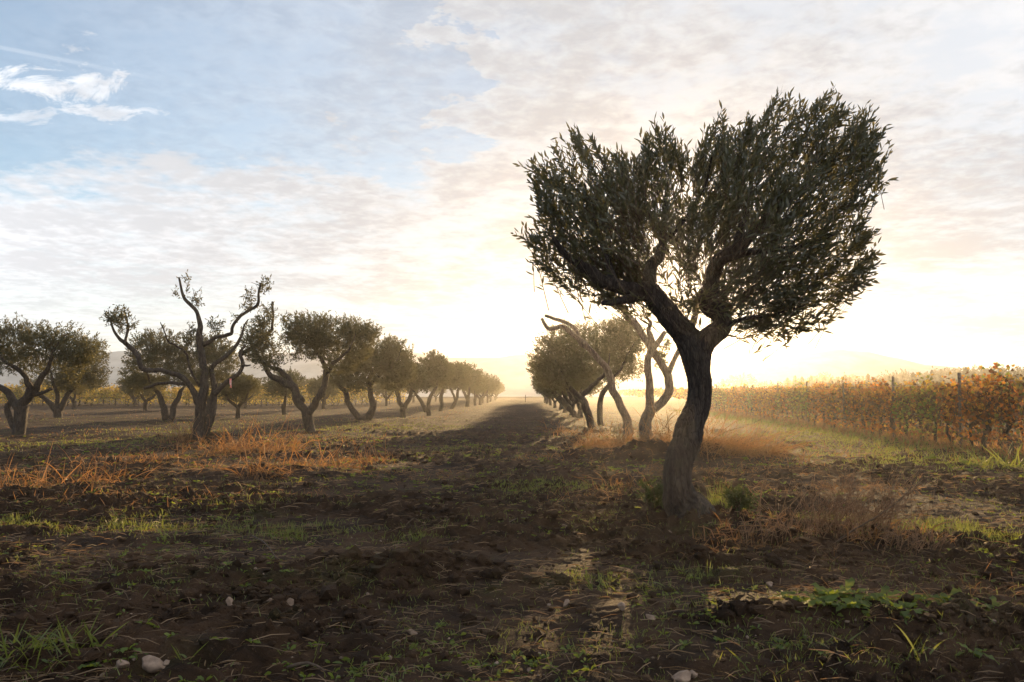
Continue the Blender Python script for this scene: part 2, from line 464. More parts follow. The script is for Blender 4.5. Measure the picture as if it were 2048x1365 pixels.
M_PEBBLE = simple_mat('pebble_stone', (0.09, 0.062, 0.045), (0.24, 0.175, 0.13), 3, 0.85, 0.3)
M_CONIFER = foliage_mat('conifer_needle', (0.03, 0.045, 0.02), (0.07, 0.08, 0.035), 0.25, (0.15, 0.14, 0.04))

def soil_material():
    m, t, out = new_mat('tilled_soil')
    tcn = t.new('ShaderNodeTexCoord'); o = tcn.outputs['Object']
    big = t.noise(o, 0.55, 5, 0.6, 0.3)
    mid = t.noise(o, 3.2, 8, 0.65, 0.2)
    fine = t.noise(o, 26, 8, 0.7)
    grit = t.noise(o, 110, 4, 0.6)
    c = t.mix(t.smooth(mid, 0.35, 0.68), (0.020, 0.0115, 0.0065), (0.062, 0.035, 0.019))
    c = t.mix(t.smooth(big, 0.50, 0.68, 0, 0.6), c, (0.105, 0.062, 0.036))       # paler trodden earth
    c = t.mix(t.smooth(fine, 0.57, 0.70, 0, 0.6), c, (0.17, 0.105, 0.062))
    c = t.mix(t.smooth(fine, 0.42, 0.30, 0, 0.6), c, (0.010, 0.006, 0.004))
    moss = t.noise(t.vmath('ADD', o, (31, 7, 0)), 0.9, 6, 0.65)
    c = t.mix(t.smooth(moss, 0.55, 0.70, 0, 0.45), c, (0.050, 0.052, 0.016))
    b = t.new('ShaderNodeBsdfPrincipled')
    t.link(c, b.inputs['Base Color']); b.inputs['Roughness'].default_value = 0.92
    b.inputs['Specular IOR Level'].default_value = 0.12
    h = t.math('ADD', t.math('MULTIPLY', fine, 0.7), t.math('MULTIPLY', grit, 0.3))
    bp = t.new('ShaderNodeBump'); bp.inputs['Strength'].default_value = 1.0; bp.inputs['Distance'].default_value = 0.06
    t.link(h, bp.inputs['Height']); t.link(bp.outputs[0], b.inputs['Normal'])
    t.link(b.outputs[0], out.inputs['Surface'])
    return m
M_SOIL = soil_material()

# ------------------------------------------------------------------ ground sheet
def graded(a, fine0, fine1, b, step, grow):
    mid = list(np.arange(fine0, fine1, step))
    right = []; x = fine1; s = step
    while x < b: right.append(x); s *= grow; x += s
    right.append(b)
    left = []; x = fine0; s = step
    while x > a: s *= grow; x -= s; left.append(max(x, a))
    return np.array(sorted(left) + mid + right)
xs = graded(-345, -5.6, 5.8, 345, 0.026, 1.033)
ys = graded(-60, 3.5, 8.5, 385, 0.024, 1.013)
GX, GY = np.meshgrid(xs, ys, indexing='ij')
GZ = height(GX, GY)
nx, ny = GX.shape
Vg = np.stack([GX, GY, GZ], -1).reshape(-1, 3)
ii, jj = np.meshgrid(np.arange(nx - 1), np.arange(ny - 1), indexing='ij')
b0 = (ii * ny + jj).ravel()
Qg = np.stack([b0, b0 + ny, b0 + ny + 1, b0 + 1], -1)
g_o = link('ground', mk_mesh('ground', Vg, Qg, mats=[M_SOIL]))
tag(g_o, kind='structure')
print('ground', nx, ny, nx * ny)

# far hills
HP = np.array([(-900, 690), (-400, 688), (0, 700), (210, 704), (300, 700), (500, 712), (700, 701), (820, 704), (900, 716), (1000, 713), (1060, 706),
               (1150, 713), (1300, 724), (1430, 721), (1550, 709), (1669, 701), (1740, 708), (1830, 728), (2000, 742), (2400, 735), (3000, 745)], float)
HD = 290.0
pz = at(HP[:, 0], HP[:, 1], HD)
hxs = np.linspace(-330, 330, 300); hys = np.linspace(232, 372, 60)
HX, HY = np.meshgrid(hxs, hys, indexing='ij')
prof = np.interp(HX, pz[:, 0], pz[:, 2])
bell = np.where(HY < HD, sstep(HY, 232, HD), sstep(HY, 372, HD))
HZ = prof * bell * (1 + 0.10 * fbm(HX * 0.03, HY * 0.03, seed=50, octv=4)) + 0.35 * fbm(HX * 0.3, HY * 0.3, seed=51, octv=3) * bell - 0.4
M_HILL = simple_mat('hazed_hill_scrub', (0.34, 0.32, 0.28), (0.48, 0.45, 0.40), 0.08, 0.9, 0.2)  # hill colour paled to stand in for distant haze
ii, jj = np.meshgrid(np.arange(299), np.arange(59), indexing='ij'); b0 = (ii * 60 + jj).ravel()
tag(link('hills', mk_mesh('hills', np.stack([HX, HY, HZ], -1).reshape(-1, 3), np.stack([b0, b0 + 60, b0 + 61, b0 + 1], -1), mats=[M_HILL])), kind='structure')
TOP = float(HZ.max())

# ------------------------------------------------------------------ olive trees
def inside(poly, x, y):
    r = np.zeros(len(x), bool); n = len(poly); j = n - 1
    for i in range(n):
        xi, yi = poly[i]; xj, yj = poly[j]
        c = ((yi > y) != (yj > y)) & (x < (xj - xi) * (y - yi) / (yj - yi + 1e-12) + xi)
        r ^= c; j = i
    return r
def edge_dist(poly, x, y):
    d = np.full(len(x), 1e9); n = len(poly)
    for i in range(n):
        a = poly[i]; b = poly[(i + 1) % n]; ab = b - a
        t = np.clip(((x - a[0]) * ab[0] + (y - a[1]) * ab[1]) / max(ab @ ab, 1e-9), 0, 1)
        d = np.minimum(d, np.hypot(x - a[0] - t * ab[0], y - a[1] - t * ab[1]))
    return d
def twig_leaves(O, D, TL, nl, leaf_l, leaf_w, rng, spread=0.75):
    """leaf positions and directions along twigs"""
    n = len(O); k = nl
    u = (np.arange(k)[None, :] + rng.uniform(0, 1, (n, k))) / k
    u = 0.08 + 0.92 * u
    S = norm(np.cross(D, rng.normal(size=(n, 3))))
    B = np.cross(D, S)
    ang = np.arange(k)[None, :] * 1.7 + rng.uniform(-0.5, 0.5, (n, k)) + rng.uniform(0, 6.28, (n, 1))
    sd = S[:, None, :] * np.cos(ang)[..., None] + B[:, None, :] * np.sin(ang)[..., None]
    P = O[:, None, :] + D[:, None, :] * (u * TL[:, None])[..., None]
    LD = D[:, None, :] * 0.85 + sd * (spread * (1.15 - 0.6 * u))[..., None] + rng.normal(size=(n, k, 3)) * 0.16
    L = leaf_l * rng.uniform(0.65, 1.2, (n, k)) * (1.1 - 0.35 * u)
    W = leaf_w * rng.uniform(0.75, 1.25, (n, k))
    tint = np.clip(rng.uniform(0, 1, (n, 1)) * 0.5 + rng.uniform(0, 1, (n, k)) * 0.5, 0, 1)
    return P.reshape(-1, 3), norm(LD.reshape(-1, 3)), L.ravel(), W.ravel(), tint.ravel()

def px_path(path, d, dep=None):
    """[(x, y, width_px)...] -> points, radii at distance d (dep = offsets in depth)"""
    a = np.array(path, float)
    dd = np.full(len(a), d) + (0 if dep is None else np.interp(np.linspace(0, 1, len(a)), np.linspace(0, 1, len(dep)), dep))
    P = at(a[:, 0], a[:, 1], dd)
    return P, a[:, 2] * 0.5 * dd / FPX

def lobes_foliage(lobes, n_twig, nl, leaf_l, leaf_w, seed, detail=1, tw=0.35, holes=0.0, up=0.5):
    """lobes = [(center3, radii3)] ; returns Acc of leaves"""
    rng = np.random.default_rng(seed)
    vol = np.array([r[0] * r[1] * r[2] for _, r in lobes]) ** 0.8; vol /= vol.sum()
    Os, Ds = [], []
    ctr = np.mean([c for c, _ in lobes], 0)
    for (c, r), f in zip(lobes, vol):
        k = int(n_twig * f) + 1
        v = unit_rand(k, rng); rr = rng.uniform(0.15, 1.0, k) ** 0.55
        lumpy = 1 + 0.22 * fbm(v[:, 0] * 2.2 + seed, v[:, 1] * 2.2, v[:, 2] * 2.2, seed=seed, octv=2)
        p = np.asarray(c) + v * (rr * lumpy)[:, None] * np.asarray(r)
        d = norm(v * np.array([1, 1, 0.75]) * 0.8 + np.array([0, 0, up]) + rng.normal(size=(k, 3)) * 0.45 + norm(np.asarray(c) - ctr + 1e-6) * 0.15)
        Os.append(p); Ds.append(d)
    O = np.vstack(Os); D = np.vstack(Ds)
    if holes > 0:
        h = fbm(O[:, 0] * 1.5, O[:, 1] * 1.5, O[:, 2] * 1.5, seed=seed + 3, octv=2)
        keep = h > -0.5 + holes; O, D = O[keep], D[keep]
    TL = tw * rng.uniform(0.6, 1.4, len(O))
    O = O - D * (TL * 0.7)[:, None]
    P, LD, L, W, T = twig_leaves(O, D, TL, nl, leaf_l, leaf_w, rng)
    V, Q, idx = leaves(P, LD, L, W, rng, detail)
    A = Acc(); A.add(V, Q, tint=T[idx])
    return A, O, D, TL

def olive_traced(base_px, label, limbs, lobes_px, n_twig, nl=9, leaf=(0.13, 0.034), seed=1, d=None, bark=M_BARK, mat=M_OLIVE_FAR,
                 group='olive trees in the rows', depth_scale=1.0, tw=0.32, holes=0.12, sides=12, name='olive_tree', detail=1, noext=(), rs=0.9):
    rng = np.random.default_rng(seed)
    gx, gy = ground_xy(*base_px)
    if d is None: d = gy
    else: gx = (base_px[0] - 1024) / FPX * d; gy = d
    base = np.array([gx, gy, hz(gx, gy)])
    t = empty(name, tuple(base), label, 'olive tree', group)
    for k, path in enumerate(limbs):
        if k == 0: dep = [0, 0]
        else:
            q = rng.uniform(-0.9, 0.9) * depth_scale; dep = [0, q * 0.35, q]
        P, Rr = px_path(path, d, dep)
        if k == 0 or path[0][1] > base_px[1] - 6:
            P = np.vstack([[P[0][0], P[0][1], min(P[0][2], base[2]) - 0.12], P]); Rr = np.concatenate([[Rr[0] * 1.25], Rr])
        Rr = Rr * rs
        if n_twig > 500 and k not in noext and (k > 0 or len(path) > 3) and path[-1][1] < base_px[1] - 50 * 20 / d and Rr[-1] > 0.025:      # run out into the crown
            e = norm(P[-1] - P[-2]) * 0.55 + np.array([0, 0, 0.30])
            P = np.vstack([P, P[-1] + e * 0.6, P[-1] + e * 1.3 + rng.normal(size=3) * 0.1]); Rr = np.concatenate([Rr, [Rr[-1] * 0.6, 0.012]])
        V, Q, T = tube(P, Rr, sides, max(0.05, d * 0.0025), 0.10, seed * 7 + k, 0.14)
        A = Acc().add(V, Q, T)
        link('trunk' if k == 0 else 'limb', A.mesh('trunk' if k == 0 else 'limb', [bark], base), t)
    lobes = []
    for L in lobes_px:
        cx, cy, rx, ry = L[:4]; off = L[4] if len(L) > 4 else rng.uniform(-0.3, 0.3) * depth_scale
        c = at(cx, cy, d + off)
        g_ = 1.16 if n_twig > 500 else 1.0
        lobes.append((c, (g_ * rx * d / FPX, g_ * (rx + ry) * 0.5 * d / FPX * 0.95, g_ * ry * d / FPX)))
    if lobes:
        A, O, D, TL = lobes_foliage(lobes, n_twig, nl, leaf[0], leaf[1], seed + 100, detail, tw, holes)
        tag(link('crown', A.mesh('crown', [mat], base), t), kind='stuff')
        # twigs that carry the leaves
        k = min(len(O), 500)
        V, Q, idx = ribbons(O[:k], D[:k], TL[:k], 0.012, 0, 1, [1, 0.6], rng=rng)
        tag(link('twigs', Acc().add(V, Q).mesh('twigs', [M_TWIG], base), t), kind='stuff')
    return t

# ---- the large foreground tree
Z5 = lambda x, y: (1020 + x / 2.4375, 160 + y / 2.4375)
OUT = [(75,782),(150,815),(120,880),(185,945),(240,1000),(330,1020),(410,1000),(470,1045),(470,1080),(560,1072),(650,1062),(720,1030),(800,1060),(860,1090),(905,1070),
       (935,1040),(1010,1080),(1060,1140),(1170,1180),(1240,1215),(1300,1245),(1420,1235),(1470,1190),(1550,1175),(1600,1120),(1600,1070),(1640,1025),(1720,1000),(1760,960),(1735,930),
       (1775,890),(1755,820),(1760,760),(1715,735),(1725,650),(1715,595),(1800,555),(1800,515),(1760,495),(1785,440),(1840,365),(1790,345),(1790,280),(1735,260),(1740,205),(1725,165),(1680,170),(1615,150),
       (1575,115),(1570,70),(1540,80),(1500,125),(1440,180),(1405,120),(1365,95),(1290,110),(1258,135),(1248,205),(1190,240),(1155,205),(1135,255),(1050,250),(1030,190),(1010,220),(1000,250),(950,260),(955,320),(930,385),
       (865,365),(820,385),(795,295),(755,280),(710,260),(668,300),(645,375),(600,415),(560,380),(485,385),(450,415),(428,345),(400,310),(352,350),(330,290),(312,330),(300,390),(245,390),(228,350),(190,405),(150,440),(105,440),(100,480),(140,560),(160,640),(180,700),(130,765)]
OUT = np.array([Z5(*p) for p in OUT])
MD = ground_xy(1385, 1052)[1]
mbase = np.array([(1385 - 1024) / FPX * MD, MD, 0.0]); mbase[2] = hz(mbase[0], mbase[1])
main = empty('olive_tree', tuple(mbase), 'large dark leafy olive tree with S-bent trunk in the right foreground', 'olive tree')
TRUNK = [(1386, 1075, 122), (1380, 1050, 98), (1374, 1022, 80), (1362, 985, 64), (1358, 955, 58), (1363, 916, 60), (1376, 876, 61), (1390, 837, 54), (1399, 797, 47), (1400, 758, 49), (1395, 728, 55), (1378, 690, 55), (1348, 644, 49), (1307, 592, 46), (1288, 568, 38)]
LIMBS = [
    ([(1400, 775, 30), (1402, 735, 44), (1412, 692, 44), (1438, 654, 39), (1436, 632, 38), (1420, 606, 36), (1422, 578, 33), (1434, 529, 30), (1463, 500, 28), (1500, 472, 24), (1553, 427, 17), (1600, 370, 9)], [0, 0.05, 0.25]),
    ([(1296, 580, 36), (1250, 580, 30), (1215, 562, 28), (1184, 541, 24), (1135, 509, 15), (1105, 470, 8)], [-0.1, -0.2, -0.5]),
    ([(1295, 578, 34), (1300, 545, 26), (1307, 525, 23), (1323, 488, 18), (1330, 430, 11), (1335, 370, 6)], [-0.1, 0.0, 0.3]),
    ([(1280, 590, 26), (1262, 597, 20), (1230, 604, 13), (1207, 606, 9)], [-0.1, -0.3]),
    ([(1440, 650, 22), (1462, 646, 10), (1492, 636, 8), (1553, 628, 5), (1610, 610, 3)], [0.0, -0.2, -0.5]),
    ([(1428, 560, 22), (1450, 520, 15), (1520, 505, 11), (1610, 490, 7), (1670, 470, 4)], [0.1, -0.3, -0.7]),
    ([(1470, 498, 20), (1490, 440, 13), (1500, 370, 9), (1510, 290, 5)], [0.2, 0.3, 0.6]),
    ([(1230, 572, 20), (1215, 520, 13), (1190, 450, 9), (1170, 370, 5)], [-0.2, 0.1, 0.5]),
    ([(1322, 490, 13), (1370, 440, 9), (1410, 370, 6), (1425, 310, 3)], [0.1, -0.2, -0.5]),
]
P, Rr = px_path(TRUNK, MD, [0, 0, 0, -0.02, -0.1])
V, Q, T = tube(P, Rr * 0.9, 72, 0.014, 0.22, 3, 0.13)
# roots flare to the right at the foot
low = np.clip((mbase[2] + 0.22 - V[:, 2]) / 0.3, 0, 1)
angv = np.arctan2(V[:, 1] - mbase[1], V[:, 0] - mbase[0])
V[:, 0] += low * 0.06 * np.maximum(np.cos(angv), 0) ** 2
V[:, :2] += (V[:, :2] - mbase[:2]) * (low * 0.12 * np.maximum(np.cos(angv * 4 + 0.6), 0))[:, None]
link('trunk', Acc().add(V, Q, T).mesh('trunk', [M_BARK], mbase), main)
for k, (path, dep) in enumerate(LIMBS):
    P, Rr = px_path(path, MD, dep)
    V, Q, T = tube(P, Rr, 48 if k < 1 else 16, 0.016 if k < 1 else 0.02, 0.14 if k < 1 else 0.09, 40 + k, 0.10)
    link('limb', Acc().add(V, Q, T).mesh('limb', [M_BARK], mbase), main)
# root knuckle beside the foot
P, Rr = px_path([(1395, 1046, 40), (1425, 1040, 30), (1446, 1048, 20), (1462, 1060, 8)], MD, [0.0, -0.15])
V, Q, T = tube(P, Rr, 20, 0.02, 0.15, 77, 0.12); link('root', Acc().add(V, Q, T).mesh('root', [M_BARK], mbase), main)

rng = np.random.default_rng(5)
cx = rng.uniform(OUT[:, 0].min(), OUT[:, 0].max(), 9000); cy = rng.uniform(OUT[:, 1].min(), OUT[:, 1].max(), 9000)
k = inside(OUT, cx, cy); cx, cy = cx[k], cy[k]
ed = edge_dist(OUT, cx, cy)
th = np.minimum(1.15, 0.10 + 1.15 * np.sqrt(ed * MD / FPX))
off = rng.uniform(-1, 1, len(cx)); off = np.sign(off) * np.abs(off) ** 0.8 * th
Pw = at(cx, cy, MD + off)
for lp in ([(1446, 650), (1436, 632), (1420, 606), (1422, 578), (1434, 529), (1463, 500), (1500, 472)], [(1400, 720), (1348, 644), (1307, 592), (1288, 568), (1250, 580), (1184, 541)], [(1295, 578), (1307, 525), (1320, 495)]):
    lp = np.array(lp, float)          # foliage stays behind the open limbs
    dl = np.full(len(cx), 1e9)
    for i in range(len(lp) - 1):
        ab = lp[i + 1] - lp[i]; tt = np.clip(((cx - lp[i][0]) * ab[0] + (cy - lp[i][1]) * ab[1]) / (ab @ ab), 0, 1)
        dl = np.minimum(dl, np.hypot(cx - lp[i][0] - tt * ab[0], cy - lp[i][1] - tt * ab[1]))
    off = np.where((dl < 42) & (off < 0.3), np.abs(off) + 0.3, off)
Pw = at(cx, cy, MD + off)
hn = fbm(Pw[:, 0] * 1.9, Pw[:, 1] * 1.9, Pw[:, 2] * 1.9, seed=77, octv=2)
ctrpx = at(1375, 610, MD)
lowgap = (np.hypot((cx - 1350) / 75, (cy - 585) / 60) < 1) & (rng.uniform(0, 1, len(cx)) < 0.72)
keep = (hn > -0.16) & ~lowgap & (rng.uniform(0, 1, len(cx)) < 0.30 + 0.70 * np.clip(ed / 70, 0, 1))
Pw, ed, cx, cy = Pw[keep], ed[keep], cx[keep], cy[keep]
NT_MAIN = 1750
Pw, ed, cx, cy = Pw[:NT_MAIN], ed[:NT_MAIN], cx[:NT_MAIN], cy[:NT_MAIN]
print('main twigs', len(Pw))
Dm = norm(norm(Pw - ctrpx) * 0.9 + np.array([0.04, 0, 0.42]) + rng.normal(size=Pw.shape) * 0.33)
TLm = rng.uniform(0.26, 0.52, len(Pw)) * (0.6 + 0.4 * np.clip(ed / 40, 0, 1))
Om = Pw - Dm * (TLm * 0.75)[:, None]
# shoots along the outline
en = 300; ei = rng.integers(0, len(OUT), en); et = rng.uniform(0, 1, en)[:, None]
epx = OUT[ei] * (1 - et) + OUT[(ei + 1) % len(OUT)] * et
eP = at(epx[:, 0], epx[:, 1], MD + rng.normal(size=en) * 0.22)
eD = norm(norm(eP - ctrpx) * 0.9 + np.array([0.05, 0, 0.40]) + rng.normal(size=eP.shape) * 0.30)
eL = rng.uniform(0.30, 0.58, en)
Om = np.vstack([Om, eP - eD * (eL * rng.uniform(0.6, 1.0, en))[:, None]]); Dm = np.vstack([Dm, eD]); TLm = np.concatenate([TLm, eL])
P_, LD, L_, W_, T_ = twig_leaves(Om, Dm, TLm, 13, 0.108, 0.0205, rng, 0.72)
V, Q, idx = leaves(P_, LD, L_, W_, rng, 4)
tag(link('crown', Acc().add(V, Q, tint=T_[idx]).mesh('crown', [M_OLIVE], mbase), main), kind='stuff')
V, Q, idx = ribbons(Om - Dm * 0.15, Dm, TLm + 0.13, 0.009, 0, 2, [1, 0.7, 0.3], rng=rng)
tag(link('twigs', Acc().add(V, Q).mesh('twigs', [M_TWIG], mbase), main), kind='stuff')
# shoots that stick out of the outline: stem with single leaves
leaf_me = []
for i in range(4):
    V, Q, idx = ribbons([(0, 0, 0)], [(1, 0, 0)], 0.115 - 0.012 * i, 0.019 + 0.0015 * i, [0.02, 0.14, -0.08, 0.22][i], 4, LEAF_PROF, side=np.array([[0, 1.0, 0]]))
    leaf_me.append(mk_mesh('leaf', V, Q, tint=np.full(len(V), 0.25 + 0.2 * i), mats=[M_OLIVE]))
TIPS = [(330,246),(400,285),(230,318),(92,420),(62,772),(95,890),(362,1150),(545,358),(710,232),(792,262),(862,338),(905,342),(1032,148),(948,243),(1155,168),(1290,88),(1365,68),(1412,98),(1572,34),
        (1640,132),(1752,140),(1818,252),(1868,350),(1836,510),(1790,748),(1800,900),(1742,1028),(1632,1120),(1290,1276),(1112,1255)]
for q, tp in enumerate(TIPS):
    px, py = Z5(*tp)
    tip = at(px, py, MD + random.uniform(-0.35, 0.35))
    dv = norm(tip - ctrpx) + np.array([0, 0, 0.35])
    if q == 6: dv = np.array([0.25, 0, -1.0])
    if q == 29: dv = np.array([1.0, 0, -0.25])
    dv = norm(dv + np.array([random.uniform(-.15, .15), random.uniform(-.2, .2), 0]))
    ln = random.uniform(0.34, 0.5)
    st = tip - dv * ln
    bend = np.cross(dv, (0, 1, 0)) * random.uniform(-0.05, 0.05)
    V, Qd, T = tube([st, st + dv * ln * 0.5 + bend, tip], [0.0045, 0.0035, 0.0015], 5, 0.08)
    s_o = link('sprig', Acc().add(V, Qd, T).mesh('sprig', [M_TWIG], st), main, tuple(st - mbase))
    s1 = norm(np.cross(dv, rng.normal(size=3))); s2 = np.cross(dv, s1)
    for k in range(10):
        u = 0.2 + 0.8 * k / 9
        pt = dv * ln * u + bend * (4 * u * (1 - u))
        a = k * math.pi + random.uniform(-0.6, 0.6)
        ld = norm(dv * (0.75 + 0.5 * u) + (s1 * math.cos(a) + s2 * math.sin(a)) * (0.85 - 0.45 * u))
        yv = norm(np.cross(ld, rng.normal(size=3))); zv = np.cross(ld, yv)
        lo = link('leaf', leaf_me[(k + q) % 4], s_o)
        s = random.uniform(0.8, 1.1) * (1.05 - 0.25 * u)
        M = Matrix(((ld[0] * s, yv[0] * s, zv[0] * s, pt[0]), (ld[1] * s, yv[1] * s, zv[1] * s, pt[1]), (ld[2] * s, yv[2] * s, zv[2] * s, pt[2]), (0, 0, 0, 1)))
        lo.matrix_local = M

# ---- the hard-pruned tree on the left
Z1 = lambda p: [(x / 3.102, 500 + y / 3.102, w_ / 3.102) for x, y, w_ in p]
pr = [
    [(1240,1225,112),(1232,1130,112),(1248,1010,92),(1262,900,84),(1264,780,70),(1250,640,62),(1240,560,62),(1240,490,52),(1222,395,34),(1190,350,36),(1145,305,31),(1125,240,23),(1113,178,18)],
    [(1270,1160,60),(1292,1090,60),(1325,980,62),(1330,880,56),(1312,790,50),(1318,720,46),(1400,660,38),(1470,590,32),(1505,520,22),(1515,470,16),(1540,432,9)],
    [(1328,900,50),(1400,830,42),(1480,770,36),(1505,712,34),(1490,645,30),(1520,590,22)],
    [(1500,716,26),(1530,718,18),(1552,715,13)],
    [(1258,590,46),(1350,543,35),(1436,518,35),(1436,488,30),(1500,405,29),(1598,338,29),(1606,270,21),(1617,205,18)],
    [(1248,990,70),(1180,850,50),(1120,790,48),(1040,755,41),(940,745,41),(885,733,45),(865,680,45),(840,640,44),(785,583,42),(745,553,30),(705,500,22),(685,430,14)],
    [(782,582,30),(778,555,25),(795,480,22),(770,380,17)],
    [(1150,830,36),(1110,832,32),(1020,825,26),(920,850,28),(893,862,24)],
    [(1240,850,24),(1180,740,20),(1160,650,20),(1100,600,18),(1045,570,16),(1020,510,12),(995,450,8)],
]
pl_px = [(760,430,85,75),(700,420,50,45),(1160,165,32,28),(1095,262,28,22),(1215,300,42,42),(1165,270,18,40),(1640,215,42,42),(1545,290,30,45),(1560,345,50,22),(1460,412,14,26),(1330,462,55,40),(1190,500,28,45),(1170,560,22,40),(1270,880,26,50),(1285,740,18,50)]
pruned = olive_traced((399, 893), 'hard-pruned bare-limbed olive tree with tall sawn branches left of the track', [Z1(p) for p in pr],
             [(a / 3.102, 500 + b / 3.102, c / 3.102, e / 3.102) for a, b, c, e in [(a, b, c * 1.2, e * 1.2) for a, b, c, e in pl_px]], 230, 9, (0.10, 0.030), 21, None, M_BARK, depth_scale=0.6, tw=0.36, holes=0.15, sides=18, group=None, rs=0.66)

# ribbon tied to its right limb
tb = at(461, 768, pruned.location.y - 0.12)
V, Q, idx = ribbons([tb + np.array([0, 0, 0.12]), tb + np.array([0.01, -0.02, 0.02])], [(0, 0, -1), (0.1, 0, -1)], [0.14, 0.12], [0.05, 0.045], 0.0, 3, [1, 0.9, 1, 0.8], side=np.array([[1, 0.2, 0], [1, -.3, 0]]))
m_rib = simple_mat('ribbon_red', (0.62, 0.10, 0.06), (0.75, 0.55, 0.5), 14, 0.6, 0.0)
tag(link('marker_ribbon', mk_mesh('marker_ribbon', V - tb, Q, mats=[m_rib]), None, tuple(tb)), 'small red and white marker ribbon hanging on the hard-pruned olive tree', 'ribbon')

# ---- left row and the trees behind it, nearest first
Z2 = lambda p: [(440 + x / 3.303, 560 + y / 3.303, w_ / 3.303) for x, y, w_ in p]
E2 = lambda p: [(440 + a / 3.303, 560 + b / 3.303, c / 3.303, e / 3.303) for a, b, c, e in p]
E1 = lambda p: [(a / 3.102, 500 + b / 3.102, c / 3.102, e / 3.102) for a, b, c, e in p]
olive_traced((34, 870), 'leafy olive tree cut by the left edge of the picture', [Z1(p) for p in [
    [(110,1150,78),(112,1050,80),(118,960,90)], [(118,980,60),(60,900,48),(0,850,40),(-80,800,30)], [(112,1120,40),(70,1070,44),(52,1000,42),(80,930,40)],
    [(130,960,55),(175,880,50),(170,800,36),(110,740,28),(30,690,18)], [(130,970,52),(210,880,46),(265,790,40),(310,700,26)], [(190,905,30),(260,890,24),(325,865,20)]]],
    E1([(60,560,150,130),(250,570,150,110),(400,590,130,120),(-90,600,160,150),(150,690,140,80),(450,700,110,110),(520,620,110,90)]), 2300, 9, (0.115, 0.030), 31, noext=(2, 5))
olive_traced((116, 835), 'olive tree with V-shaped trunk behind the one at the left edge', [Z1(p) for p in [
    [(360,1040,50),(355,985,56)], [(350,1000,44),(300,940,34),(240,890,24)], [(362,1000,44),(420,900,32),(470,860,20)], [(360,990,36),(350,880,26),(330,820,18)]]],
    E1([(560,720,110,110),(470,760,120,90),(350,760,120,80),(570,620,90,80),(420,840,110,50),(600,820,70,60)]), 1700, 9, (0.14, 0.04), 33)
olive_traced((334, 843), 'forked olive tree directly behind the hard-pruned one', [Z1(p) for p in [
    [(1030,1070,46),(1020,1000,46),(985,900,34),(950,850,24)], [(1050,1060,40),(1080,980,38),(1120,890,28),(1140,850,20)]]],
    E1([(900,620,110,110),(1000,580,120,90),(880,740,110,120),(1010,700,130,120),(830,790,70,70),(1100,700,90,90),(900,830,110,50),(1080,800,90,50)]), 1900, 9, (0.14, 0.04), 35)
olive_traced((420, 842), 'round-crowned olive tree behind the bare tall branches', [Z1(p) for p in [
    [(1300,1060,40),(1300,960,38),(1330,860,26)], [(1300,970,30),(1270,880,22),(1250,800,14)]]],
    E1([(1200,600,110,90),(1340,610,110,90),(1250,720,120,110),(1390,700,90,100),(1300,790,120,60)]), 1600, 9, (0.14, 0.04), 37)
olive_traced((622, 869), 'broad-crowned olive tree with Y-shaped trunk, largest of the left row', [Z2(p) for p in [
    [(605,1020,70),(585,940,72),(575,890,66)], [(572,930,52),(535,830,58),(480,710,56),(410,670,48),(340,640,40),(300,570,30),(260,520,18)],
    [(585,890,50),(620,820,54),(690,710,46),(700,600,40),(670,520,28),(630,470,14)], [(500,740,36),(440,640,40),(370,590,34),(320,560,20)], [(700,620,34),(760,540,26),(830,490,18)],
    [(345,330,20),(350,240,17),(347,145,17)], [(130,500,30),(250,420,28),(340,330,24)], [(545,800,44),(525,770,30),(510,800,16)]]],
    E2([(250,400,110,110),(390,330,150,90),(560,330,160,100),(720,340,150,100),(860,350,140,90),(300,480,110,70),(700,450,130,70),(930,370,100,80),(620,420,120,80),(1000,350,60,60),(780,560,110,60),(900,480,100,80),(330,540,110,50),(520,470,100,50),(330,210,45,60),(290,270,70,50)]), 3500, 9, (0.115, 0.030), 39, holes=0.16, noext=(5, 6, 7))
olive_traced((731, 847), 'wide V-forked olive tree, second along the left row', [Z2(p) for p in [
    [(965,950,62),(960,910,70)], [(955,930,56),(910,890,44),(850,810,40),(810,720,32),(760,680,20)], [(975,920,60),(1010,830,50),(1000,760,42),(985,680,40),(1000,600,32),(950,590,18)], [(1000,690,30),(1060,620,26),(1130,580,16)]]],
    E2([(1060,520,130,100),(1170,530,100,110),(960,520,110,90),(880,610,120,80),(1130,440,90,60),(1190,610,90,70),(800,640,80,60),(1060,640,80,50),(900,690,90,50),(1150,690,80,50),(1240,570,50,80)]), 2500, 9, (0.14, 0.04), 41)
olive_traced((805, 836), 'slim V-trunked olive tree, third along the left row', [Z2(p) for p in [
    [(1208,910,46),(1210,840,44)], [(1205,850,34),(1175,760,32),(1165,680,24)], [(1215,850,36),(1250,780,32),(1275,700,22)]]],
    E2([(1180,650,90,60),(1270,650,90,60),(1240,600,100,50),(1330,640,60,50)]), 1000, 9, (0.17, 0.05), 43)
olive_traced((856, 831), 'tall-crowned olive tree with crooked fork, fourth along the left row', [Z2(p) for p in [
    [(1378,895,36),(1368,850,36)], [(1360,870,30),(1325,800,26),(1290,750,18)], [(1378,860,30),(1385,780,28),(1425,715,22)]]],
    E2([(1410,570,90,75),(1380,640,110,60),(1460,600,80,70),(1330,700,60,40)]), 1100, 9, (0.19, 0.055), 45)
